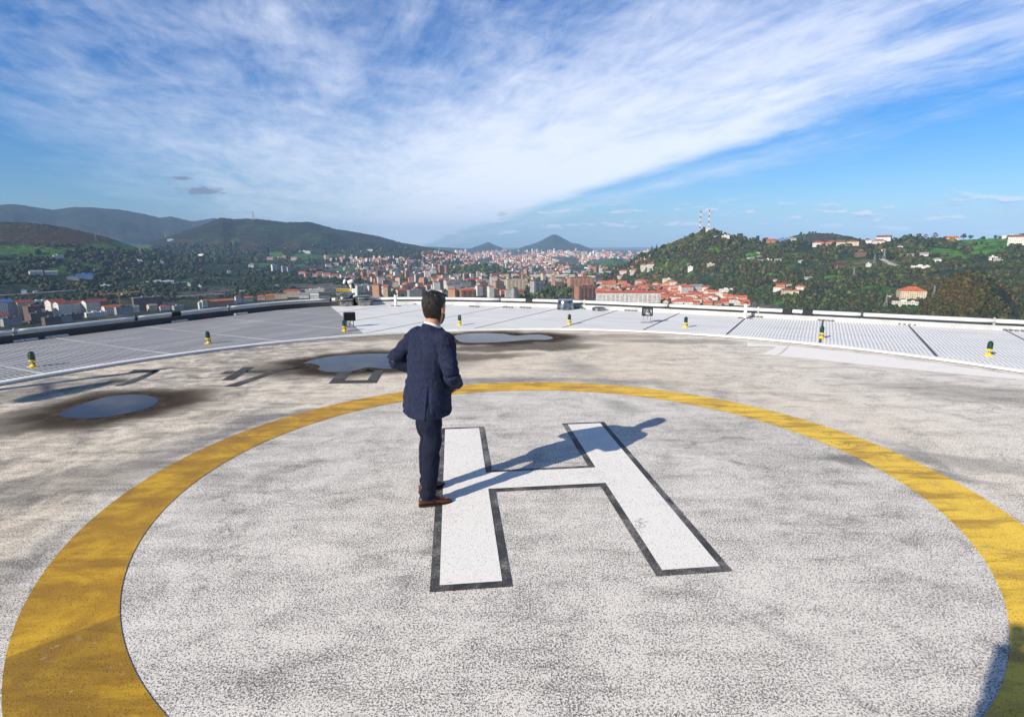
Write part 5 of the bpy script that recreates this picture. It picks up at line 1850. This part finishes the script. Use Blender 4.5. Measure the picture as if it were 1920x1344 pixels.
WN = {'white': 'white', 'cream': 'cream', 'pink': 'pink', 'brick': 'brick-red', 'orange': 'orange', 'grey': 'grey', 'tan': 'tan', 'brown': 'brown', 'pale': 'pale', 'blue': 'blue'}
rr_ = random.Random(3)


def row(cands, place, group, fmt, **kw):
    """one row of look-alikes, labelled by what they are and by their order from the left"""
    cands = sorted(cands, key=lambda q: q[0])
    kept = []
    for q in cands:
        x, y, r = hit(q[0], q[1])
        if all(math.hypot(x - a, y - b) > (s + q[2] * r / 1010) * .42 for a, b, s in SPOTS):
            kept.append(q)
            SPOTS.append((x, y, q[2] * r / 1010 * .8))
    for k, q in enumerate(kept):
        px, py, w, h, d, rf, wl, rc, rot = q
        building(px, py, w, h, d, rf, wl, rc, rot, fmt.format(wall=WN[wl], roof=rc, shape=RN[rf], n=ordinal(k)), group, **kw)
    return len(kept)


# nearest and middle rows of the valley town
ROWS = [(700, 1120, 556, 30, (12, 24), (8, 17), 'the nearest valley row'), (690, 1120, 546, 24, (11, 22), (7, 15), 'the second valley row'), (700, 1110, 537, 30, (10, 20), (7, 14), 'the third valley row'),
        (690, 1115, 529, 36, (8, 16), (6, 11), 'the fourth valley row'), (640, 1110, 521.5, 40, (7, 14), (5, 10), 'the fifth valley row'), (690, 1150, 514, 44, (6, 12), (4.5, 9), 'the sixth valley row')]
for x0, x1, y, n, ww, hh, nm in ROWS:
    c = []
    for k in range(n):
        tall = rr_.random() < .3
        px = x0 + (x1 - x0) * (k + rr_.uniform(.1, .9)) / n
        if abs(y - 521.5) < 1 and 990 < px < 1085:
            continue
        if np.hypot((px - 1025) / 66, (y - 549) / 12) < 1 and y > 540:
            continue
        if np.hypot((px - 895) / 75, (y - 509) / 9) < 1:
            continue
        wl = rr_.choice(['white', 'pale', 'cream', 'pink', 'brick', 'orange', 'grey', 'tan', 'pale', 'white', 'white', 'cream'])
        rf = rr_.choice(['flat', 'flat', 'hip', 'gable'])
        rc = rr_.choice(['brown', 'grey', 'dark']) if rf == 'flat' else rr_.choice(['orange', 'red', 'brown'])
        c.append((px, y + rr_.uniform(-2.5, 2.5), rr_.uniform(*ww) * (.65 if tall else 1), rr_.uniform(*hh) * (1.3 if tall else .75), rr_.uniform(*ww) * .55, rf, wl, rc, rr_.choice([12, 20, 28, 34, -30])))
    row(c, None, 'blocks of the valley town', '{wall} {shape} block with {roof} roof, {n} in ' + nm)

# red-roofed quarter at the foot of the right-hand hill
for j, (y, xa, xb, n) in enumerate([(571, 1240, 1405, 12), (566.5, 1236, 1400, 13), (562, 1238, 1396, 13), (557, 1236, 1385, 13), (551.5, 1118, 1372, 20), (547, 1118, 1352, 20), (542.5, 1122, 1332, 19), (538, 1122, 1300, 17), (533.5, 1120, 1275, 15)]):
    c = []
    for k in range(n):
        px = xa + (xb - xa) * (k + rr_.uniform(.25, .75)) / n
        wl = rr_.choice(['white', 'white', 'pale', 'cream', 'pink', 'orange', 'white'])
        rf = rr_.choice(['gable', 'gable', 'hip'])
        rc = rr_.choice(['orange', 'orange', 'red'])
        c.append((px, y + rr_.uniform(-1, 1) + (px - xa) * .01, rr_.uniform(11, 17), rr_.uniform(3.4, 6), rr_.uniform(8, 10), rf, wl, rc, rr_.choice([4, 8, 10, -6, 80])))
    nm = ['nearest', 'second', 'third', 'fourth', 'fifth', 'sixth', 'seventh', 'eighth', 'ninth'][j]
    row(c, None, 'red-roofed houses at the foot of the hill', '{wall} {shape} house with {roof} roof, {n} in the ' + nm + ' hillfoot row', name='terraced_house', cat='house')

# white, red-roofed flats on the spur above it
SPUR = [(1163, 524, 10, 6), (1170, 518, 16, 7), (1189, 516, 15, 6), (1199, 512, 13, 9), (1207, 509, 11, 11), (1219, 508, 12, 12), (1240, 516, 34, 10), (1181, 528, 18, 10), (1200, 522, 16, 8)]
c = [(a, b, w, h, 9, 'hip', 'white', rr_.choice(['red', 'orange']), rr_.choice([8, 18])) for a, b, w, h in SPUR]
row(c, None, 'white flats on the wooded spur', '{wall} {shape} flats with {roof} roof, {n} on the wooded spur')
NEARBIG = [(1285, 553, 22, 14, 12, 'gable', 'white', 'orange', 30), (1305, 552, 22, 14, 12, 'gable', 'white', 'grey', 30), (1362, 553, 24, 8, 11, 'flat', 'white', 'white', 6), (1140, 543, 26, 9, 11, 'hip', 'cream', 'orange', 14)]
for q, lb in zip(NEARBIG, ['big white gabled block with orange roof rising above the hillfoot rows', 'big white gabled block with grey roof rising above the hillfoot rows', 'white flat-roofed shed at the upper end of the hillfoot rows', 'cream hip-roofed block at the left end of the hillfoot rows']):
    building(*q[:9], lb, 'red-roofed houses at the foot of the hill')

# farmhouses and villas scattered on the right-hand hill
HILL = [(1455, 531, 9, 5, 'white', 'red'), (1461, 548, 17, 8, 'white', 'orange'), (1474, 553, 14, 8, 'cream', 'brown'), (1483, 538, 15, 4, 'cream', 'brown'), (1491, 553, 12, 6, 'cream', 'orange'), (1501, 545, 15, 6, 'white', 'orange'), (1463, 540, 12, 5, 'white', 'red'),
        (1515, 526, 10, 4, 'pale', 'grey'), (1295, 508, 9, 6, 'white', 'white'), (1332, 504, 11, 7, 'cream', 'white'), (1426, 493, 11, 3, 'white', 'grey'), (1440, 491, 10, 3, 'white', 'white'), (1458, 492, 10, 3, 'pale', 'grey'), (1257, 528, 26, 3, 'cream', 'cream'),
        (1534, 462, 16, 5, 'white', 'red'), (1546, 463, 10, 4, 'pale', 'red'), (1560, 461, 18, 5, 'pink', 'red'), (1575, 461, 13, 5, 'cream', 'brown'), (1598, 460, 16, 5, 'cream', 'brown'), (1468, 453, 14, 4, 'blue', 'blue'), (1483, 452, 14, 3, 'pale', 'grey'), (1445, 455, 14, 3, 'brick', 'red'),
        (1657, 452, 18, 5, 'white', 'brown'), (1648, 457, 16, 4, 'pale', 'red'), (1628, 456, 8, 4, 'white', 'brown'), (1727, 505, 24, 5, 'white', 'white'), (1757, 492, 11, 4, 'white', 'grey'), (1628, 500, 6, 4, 'white', 'white'), (1907, 459, 19, 10, 'white', 'brown'), (1900, 446, 22, 3, 'white', 'white'),
        (1785, 450, 13, 3, 'cream', 'orange'), (1657, 472, 7, 3, 'white', 'grey'), (1688, 466, 7, 3, 'white', 'grey'), (1732, 480, 10, 3, 'pale', 'grey'), (1861, 488, 8, 4, 'white', 'white'), (1872, 492, 10, 3, 'pale', 'grey'), (1612, 481, 14, 3, 'brown', 'brown'), (1360, 447, 12, 4, 'white', 'white'), (1342, 447, 6, 3, 'white', 'grey'), (1327, 434.5, 8, 5, 'white', 'white'),
        (1675, 560, 14, 2.5, 'white', 'white'), (1707, 482, 8, 3, 'white', 'grey'), (1500, 493, 7, 3, 'pale', 'grey')]
HILL = sorted(HILL, key=lambda q: q[0])
for k, (px, py, w, h, wl, rc) in enumerate(HILL):
    rc = {'cream': 'white'}.get(rc, rc)
    rf = 'flat' if rc in ('white', 'blue') else ('hip' if k % 2 else 'gable')
    building(px, py, w, h, min(w * .7, 9), rf, wl, rc, rr_.choice([5, 15, -10]), f'{WN[wl]} {RN[rf]} house with {rc} roof, {ordinal(k)} on the right hillside', 'houses on the right-hand hill', name='hill_house', cat='house')
building(1707, 562, 33, 13, 22, 'hip', 'cream', 'orange', 14, 'big apricot two-storey house with red hip roof, alone low on the right hillside', 'houses on the right-hand hill', name='hill_house', cat='house')
building(1696, 574, 32, 5.5, 5, 'flat', 'pale', 'white', 4, 'long low pale wall-like shed below the big apricot house', 'houses on the right-hand hill', name='long_shed', cat='shed')

# town beyond the left parapet
LT = [(12, 606, 18, 22, 12, 'gable', 'white', 'blue', 27), (30, 604, 17, 20, 12, 'flat', 'grey', 'brown', 27), (48, 603, 18, 20, 12, 'gable', 'cream', 'red', 27), (64, 604, 16, 16, 12, 'flat', 'brown', 'brown', 27), (78, 608, 26, 12, 10, 'flat', 'brown', 'dark', 24), (2, 612, 16, 10, 10, 'gable', 'white', 'red', 27),
      (22, 614, 20, 9, 9, 'flat', 'grey', 'dark', 24), (107, 594, 20, 16, 11, 'gable', 'white', 'red', 34), (122, 597, 20, 16, 11, 'gable', 'white', 'red', 34), (141, 592, 20, 13, 11, 'gable', 'white', 'red', 34), (156, 589, 20, 10, 11, 'gable', 'white', 'red', 34), (172, 590, 20, 13, 11, 'gable', 'white', 'red', 34), (187, 587, 20, 12, 11, 'gable', 'brick', 'red', 34),
      (73, 575, 17, 4, 8, 'flat', 'white', 'white', 24), (98, 612, 20, 9, 9, 'flat', 'brown', 'dark', 24), (120, 608, 18, 7, 8, 'flat', 'grey', 'dark', 24), (140, 604, 18, 7, 8, 'flat', 'brown', 'dark', 24),
      (181, 597, 26, 5, 8, 'flat', 'white', 'white', 14), (213, 590, 26, 8, 10, 'gable', 'white', 'orange', 24), (233, 592, 22, 9, 9, 'flat', 'grey', 'dark', 20), (252, 589, 12, 7, 8, 'gable', 'white', 'grey', 20), (286, 586, 12, 7, 8, 'gable', 'cream', 'grey', 24), (308, 585, 14, 5, 8, 'hip', 'white', 'red', 24), (320, 582, 9, 9, 7, 'gable', 'cream', 'brown', 24),
      (334, 584, 14, 5, 8, 'flat', 'grey', 'grey', 24), (376, 582, 5, 8, 5, 'flat', 'white', 'white', 24), (384, 579, 8, 9, 6, 'gable', 'white', 'orange', 24), (410, 577, 44, 7, 9, 'gable', 'orange', 'orange', 16), (432, 574, 18, 5, 8, 'flat', 'white', 'white', 16), (447, 570, 9, 7, 7, 'gable', 'white', 'brown', 16), (464, 569, 16, 5, 8, 'gable', 'white', 'orange', 16),
      (490, 566, 12, 5, 8, 'hip', 'pink', 'orange', 0), (507, 566, 14, 6, 8, 'gable', 'tan', 'orange', 0), (523, 563, 26, 7, 9, 'flat', 'cream', 'brown', 0), (548, 560, 26, 9, 9, 'hip', 'cream', 'red', 0), (570, 562, 16, 5, 8, 'gable', 'white', 'grey', 0), (584, 552, 20, 4, 8, 'flat', 'pale', 'white', 0), (590, 563, 14, 5, 8, 'gable', 'white', 'white', 0), (600, 550, 14, 4, 7, 'flat', 'pale', 'white', 0),
      (663, 549, 12, 9, 8, 'gable', 'white', 'grey', 30), (673, 550, 10, 8, 8, 'gable', 'pale', 'grey', 30), (684, 549, 11, 9, 8, 'gable', 'white', 'grey', 30), (696, 549, 12, 7, 8, 'gable', 'pale', 'grey', 30), (733, 541, 26, 7, 8, 'flat', 'cream', 'brown', 6), (722, 554, 10, 6, 8, 'gable', 'white', 'red', 10), (751, 559, 9, 8, 8, 'flat', 'tan', 'brown', 10)]
LT = sorted(LT, key=lambda q: q[0])
for k, (px, py, w, h, d, rf, wl, rc, rot) in enumerate(LT):
    building(px, py - 3, w, h * 1.2, d, rf, wl, rc, rot, f'{WN[wl]} {RN[rf]} building with {rc} roof, {ordinal(k)} just beyond the left parapet', 'town beyond the left parapet')

# farms on the left hills
LF = [(68, 516, 14, 4, 'white', 'grey'), (97, 515, 14, 3, 'white', 'grey'), (110, 484, 11, 2.5, 'white', 'white'), (218, 485, 5, 3, 'white', 'orange'), (260, 491, 10, 2.5, 'white', 'white'), (297, 494, 14, 2.5, 'white', 'white'), (160, 522, 20, 6, 'blue', 'blue'), (138, 525, 14, 5, 'grey', 'blue'), (300, 531, 36, 2.5, 'white', 'white'),
      (198, 541, 11, 5, 'white', 'white'), (235, 508, 7, 3, 'white', 'grey'), (242, 515, 4, 3, 'white', 'grey'), (180, 509, 5, 2.5, 'white', 'grey'), (158, 509, 5, 2.5, 'white', 'grey'), (46, 551, 6, 5, 'white', 'blue'), (67, 551, 5, 3, 'white', 'grey'), (320, 452, 8, 2, 'white', 'white'), (506, 487, 9, 3, 'white', 'orange'), (524, 487, 6, 3.5, 'white', 'orange'), (533, 486, 6, 3, 'pink', 'orange'),
      (551, 488, 9, 4, 'white', 'orange'), (572, 474, 18, 3, 'white', 'white'), (612, 485, 8, 3.5, 'pink', 'orange'), (694, 471.5, 10, 3, 'white', 'white'), (675, 473, 5, 2, 'white', 'white'), (471, 501, 8, 3, 'white', 'grey'), (355, 537, 4, 4, 'white', 'white'), (375, 539, 4, 3, 'white', 'white'), (455, 549, 8, 2.5, 'pale', 'grey'), (430, 512, 5, 2.5, 'white', 'grey'), (473, 500, 5, 3, 'white', 'grey'), (587, 509, 10, 3, 'white', 'orange'),
      (600, 516, 10, 4, 'pink', 'orange'), (612, 518, 12, 4, 'white', 'orange'), (566, 515, 10, 4, 'white', 'orange'), (590, 519, 9, 4, 'cream', 'orange'), (625, 520, 12, 4, 'white', 'red'), (640, 523, 12, 4, 'pink', 'orange'), (655, 524, 12, 4, 'white', 'orange'), (668, 525, 9, 3, 'white', 'red'), (682, 526, 10, 3.5, 'cream', 'orange'), (655, 487, 12, 2.5, 'white', 'white'), (668, 490, 12, 3, 'cream', 'white'), (682, 491, 9, 3, 'white', 'orange'), (519, 540, 6, 3.5, 'white', 'grey'), (616, 500, 9, 3, 'white', 'brown'), (630, 497, 9, 3, 'white', 'orange')]
LF = sorted(LF, key=lambda q: q[0])
for k, (px, py, w, h, wl, rc) in enumerate(LF):
    rf = 'flat' if rc in ('white', 'blue') else 'gable'
    building(px, py, w, h, max(4, w * .55), rf, wl, rc, rr_.choice([0, 10, -10]), f'{WN[wl]} {RN[rf]} farmhouse with {rc} roof, {ordinal(k)} on the left hillside', 'farmhouses on the left-hand hills', name='hill_house', cat='house')


# the rest of the town, far off: one mass
def far_town():
    n = 2600
    px = np.concatenate([RNG.normal(930, 150, 1700), RNG.uniform(640, 1215, 900)])
    py = np.concatenate([RNG.triangular(471, 484, 516, 1700), RNG.triangular(470, 476, 512, 900)])
    V, Fq, C = [], [], []
    pal = [(.74, .70, .64), (.66, .56, .44), (.56, .36, .28), (.45, .2, .14), (.72, .70, .68), (.4, .4, .4), (.5, .18, .09), (.46, .22, .16)]
    for a, b in zip(px, py):
        if not 610 < a < 1225 or (np.hypot((a - 895) / 75, (b - 508) / 8) < 1) or (np.hypot((a - 1145) / 42, (b - 494) / 9) < 1) or (a < 790 and b < 484) or (np.hypot((a - 1039) / 75, (b - 460) / 9) < .9):
            continue
        if float(fbm(np.array(a * 7.0), np.array(b * 40.0), 160, 3, 8)) < .44:
            continue
        x, y, r = hit(a, b, 1500)
        if r > 9000:
            continue
        z = float(height(x, y))
        tall = random.random() < .17
        k = r / 1010
        w, d, h = random.uniform(1.6, 7) * k * (.5 if tall else 1), random.uniform(1.6, 4) * k * .8, random.uniform(1.3, 3.2) * k * (2.4 if tall else 1)
        w, d, h = min(w, 60), min(d, 34), min(h, 52)
        t = random.choice((.2, .35, .5, -.4)) - math.atan2(x, y)
        c, s = math.cos(t), math.sin(t)
        base = len(V)
        gab = not tall and random.random() < .5
        rh = .3 * d if gab else 0
        for zz in (-8, h):
            for ux, uy in ((-w, -d), (w, -d), (w, d), (-w, d)):
                V.append((x + (ux * c - uy * s) / 2, y + (ux * s + uy * c) / 2, z + zz))
        V.append((x - w * c / 2, y - w * s / 2, z + h + rh))
        V.append((x + w * c / 2, y + w * s / 2, z + h + rh))
        wall = random.choice(pal)
        roof = random.choice(((.42, .12, .06), (.38, .14, .08))) if gab else random.choice(((.4, .4, .4), (.34, .22, .18), (.6, .6, .58)))
        for q in ((0, 1, 5, 4), (1, 2, 6, 9, 5), (2, 3, 7, 6), (3, 0, 4, 8, 7)):
            Fq.append(tuple(base + i for i in q))
            C.append(wall)
        for q in ((4, 5, 9, 8), (6, 7, 8, 9)):
            Fq.append(tuple(base + i for i in q))
            C.append(roof)
    me = bpy.data.meshes.new('distant_town')
    me.from_pydata(V, [], Fq)
    at = me.color_attributes.new('wall', 'FLOAT_COLOR', 'CORNER')
    buf = []
    for p, c in zip(me.polygons, C):
        buf += [*c, 1.0] * p.loop_total
    at.data.foreach_set('color', buf)
    m, nt, b = material('distant_walls', rough=.85, spec=.2)
    nt.links.new(nd(nt, 'ShaderNodeVertexColor', {'layer_name': 'wall'}).outputs[0], b.inputs['Base Color'])
    me.materials.append(m)
    tag(link_mesh('distant_town', me), 'far town filling the valley up to the horizon', 'town', kind='stuff')


far_town()


# ------------------------------------------------------------------ masts, pylons, crane, dome, roads
M_RED, M_WHT, M_GREY = worn('red_mast_paint', (.42, .05, .05), .6, 0, .2, .1), worn('white_mast_paint', (.75, .75, .75), .6, 0, .2, .1), worn('galvanised_steel', (.38, .39, .40), .5, .4, .2, .2)


def mast(px, py, hpx, wpx, label):
    x, y, r = hit(px, py)
    k = r / 1010
    h, w = hpx * k, wpx * k
    root = empty('radio_mast', (x, y, float(height(x, y)) - 1))
    tag(root, label, 'mast', 'masts on the hills')
    n = 8
    for i in range(n):
        z0, z1 = h * i / n, h * (i + 1) / n
        r0, r1 = w * (1 - .55 * i / n), w * (1 - .55 * (i + 1) / n)
        mb = MB()
        leg = .16 * w
        for a in range(4):
            c, s = math.cos(a * math.pi / 2 + .4), math.sin(a * math.pi / 2 + .4)
            c2, s2 = math.cos((a + 1) * math.pi / 2 + .4), math.sin((a + 1) * math.pi / 2 + .4)
            mb.tube([(r0 * c, r0 * s, z0), (r1 * c, r1 * s, z1)], leg, 5)
            mb.tube([(r0 * c, r0 * s, z0), (r1 * c2, r1 * s2, z1)], leg * .7, 4)
        mb.build('lattice_section', M_RED if i % 2 else M_WHT, root)
    MB().tube([(0, 0, h), (0, 0, h * 1.08)], .1 * w, 5).build('antenna', M_GREY, root)


mast(1312, 436, 34, 1.7, 'shorter left one of two red and white masts on the right hilltop')
mast(1328, 434, 36, 1.8, 'taller right one of two red and white masts on the right hilltop')
mast(475, 412, 12, 1.3, 'small lone mast on the left ridge')
mast(1364, 443, 14, .7, 'thin mast just right of the two red and white masts')


def pylon(px, py, hpx, label):
    x, y, r = hit(px, py)
    k = r / 1010
    h = hpx * k
    root = empty('pylon', (x, y, float(height(x, y)) - 1), random.uniform(-.4, .4))
    tag(root, label, 'pylon', 'power pylons on the hills')
    mb = MB()
    for a in range(4):
        c, s = (1, 1, -1, -1)[a], (1, -1, -1, 1)[a]
        mb.tube([(c * h * .11, s * h * .11, 0), (c * h * .03, s * h * .03, h * .6), (c * .008 * h, s * .008 * h, h)], h * .009, 4)
        mb.tube([(c * h * .11, s * h * .11, 0), (-c * h * .065, s * h * .065, h * .3), (c * h * .03, s * h * .03, h * .6)], h * .006, 4)
    mb.build('tower_frame', M_GREY, root)
    for z, w in ((.62, .2), (.75, .16), (.88, .12)):
        mb = MB()
        mb.tube([(-w * h, 0, h * z), (0, 0, h * (z + .03)), (w * h, 0, h * z)], h * .009, 4)
        mb.build('cross_arm', M_GREY, root)


for k, (px, py, h) in enumerate([(180, 453, 12), (264, 479, 18), (311, 447, 9), (360, 488, 10), (723, 489, 12), (1569, 509, 10), (1600, 520, 16), (1639, 494, 14), (1657, 487, 16), (1750, 557, 18), (1660, 578, 22)]):
    pylon(px, py, h, f'grey lattice pylon on the hillside, {ordinal(k)} of the pylons')

# tower crane on the left
x, y, r = hit(228, 589)
k = r / 1010
cr = empty('tower_crane', (x, y, float(height(x, y))), R(-8))
tag(cr, 'yellow tower crane standing over the town beyond the left parapet', 'crane')
M_CY = worn('crane_yellow', (.30, .19, .05), .6, 0, .3, .15)
hh = 36 * k
mb = MB()
for a, b in ((-1, -1), (1, -1), (1, 1), (-1, 1)):
    mb.tube([(a * .8, b * .8, 0), (a * .8, b * .8, hh)], .2, 5)
for i in range(10):
    mb.tube([(-.8, -.8, hh * i / 10), (.8, -.8, hh * (i + 1) / 10)], .25, 4)
mb.build('mast', M_CY, cr)
mb = MB()
mb.tube([(-33 * k, 0, hh * .78), (36 * k, 0, hh * .92)], .26, 5)
mb.tube([(-33 * k, 0, hh * .78 + 1.6), (36 * k, 0, hh * .92 + 1.6)], .18, 5)
mb.build('jib', M_CY, cr)
MB().box(4 * k, -1, hh * .78, 7 * k, 1, hh * .86).build('counterweight', M_GREY, cr)

# white sports dome
x, y, r = hit(380, 482)
k = r / 1010
dm = empty('sports_dome', (x, y, float(height(x, y))))
tag(dm, 'white and blue sports dome on the wooded left hillside', 'dome')
MB().ball((0, 0, 0), (8.5 * k, 7 * k, 4.6 * k), 24, 12).build('shell', M_WHT, dm, True)
MB().lathe([(8.6 * k, -4), (8.6 * k, 1.5 * k)], 24).build('blue_base', MW_['blue'], dm)

# motorway and lanes: strips laid over the land
M_ROAD = worn('pale_asphalt', (.22, .22, .21), .8, 0, .05, .2)
M_LANE = worn('pale_lane', (.42, .40, .35), .85, 0, .05, .2)


def road(pts, w, mt, label):
    P = []
    for (a, b), (c, d) in zip(pts[:-1], pts[1:]):
        n = max(2, int(abs(c - a) / 6))
        P += [hit(a + (c - a) * i / n, b + (d - b) * i / n)[:2] for i in range(n)]
    P.append(hit(*pts[-1])[:2])
    L_, R_ = offset_path(P, w / 2), offset_path(P, -w / 2)
    Zm = [max(float(height(*p)), float(height(*l)), float(height(*q))) + 1.2 for p, l, q in zip(P, L_, R_)]
    for _ in range(4):
        Zm = [Zm[0]] + [max(Zm[i], (Zm[i - 1] + Zm[i + 1]) / 2) for i in range(1, len(Zm) - 1)] + [Zm[-1]]
    n = len(P)
    v = [(*p, z) for p, z in zip(L_, Zm)] + [(*p, z) for p, z in zip(R_, Zm)] + [(*p, z - 9) for p, z in zip(L_, Zm)] + [(*p, z - 9) for p, z in zip(R_, Zm)]
    f = [(i, i + 1, n + i + 1, n + i) for i in range(n - 1)] + [(i, 2 * n + i, 2 * n + i + 1, i + 1) for i in range(n - 1)] + [(n + i, n + i + 1, 3 * n + i + 1, 3 * n + i) for i in range(n - 1)]
    o = MB().add(v, f).build('road', mt)
    tag(o, kind='structure')


road([(-60, 559), (20, 556), (90, 550), (180, 543)], 17, M_ROAD, '')
road([(225, 540), (300, 534), (350, 530)], 10, M_LANE, '')
road([(300, 560), (380, 554), (470, 548), (560, 545), (640, 540)], 16, M_ROAD, '')
road([(440, 509), (480, 508), (520, 506)], 9, M_LANE, '')
road([(840, 533), (880, 529.5), (930, 527.5), (975, 527)], 16, M_ROAD, '')
road([(850, 522.5), (900, 522), (960, 520.5)], 14, M_ROAD, '')
road([(1400, 486), (1420, 483), (1432, 480), (1430, 477), (1420, 475)], 7, M_LANE, '')
road([(1652, 487), (1660, 490), (1668, 496), (1684, 499)], 7, M_LANE, '')
road([(1700, 502), (1706, 504), (1711, 508)], 7, M_LANE, '')


# ------------------------------------------------------------------ the air
def haze():
    mb = MB().box(-26000, -3000, Z0 - 22, 26000, 26000, 800)
    me = mb.mesh('haze', material('unused_slot')[0])
    me.materials.clear()
    m = bpy.data.materials.new('haze_air')
    m.use_nodes = True
    nt = m.node_tree
    nt.nodes.clear()
    out = nt.nodes.new('ShaderNodeOutputMaterial')
    v = nt.nodes.new('ShaderNodeVolumePrincipled')
    v.inputs['Color'].default_value = (.42, .66, 1.0, 1)
    v.inputs['Density'].default_value = HAZE
    v.inputs['Anisotropy'].default_value = -.22
    nt.links.new(v.outputs[0], out.inputs['Volume'])
    me.materials.append(m)
    tag(link_mesh('haze', me), kind='stuff')


HAZE = 6.3e-5
haze()
SC.cycles.volume_bounces = 0
SC.cycles.max_bounces = 5
SC.cycles.diffuse_bounces = 2
SC.cycles.glossy_bounces = 3
SC.cycles.transmission_bounces = 4
SC.cycles.sample_clamp_indirect = 6
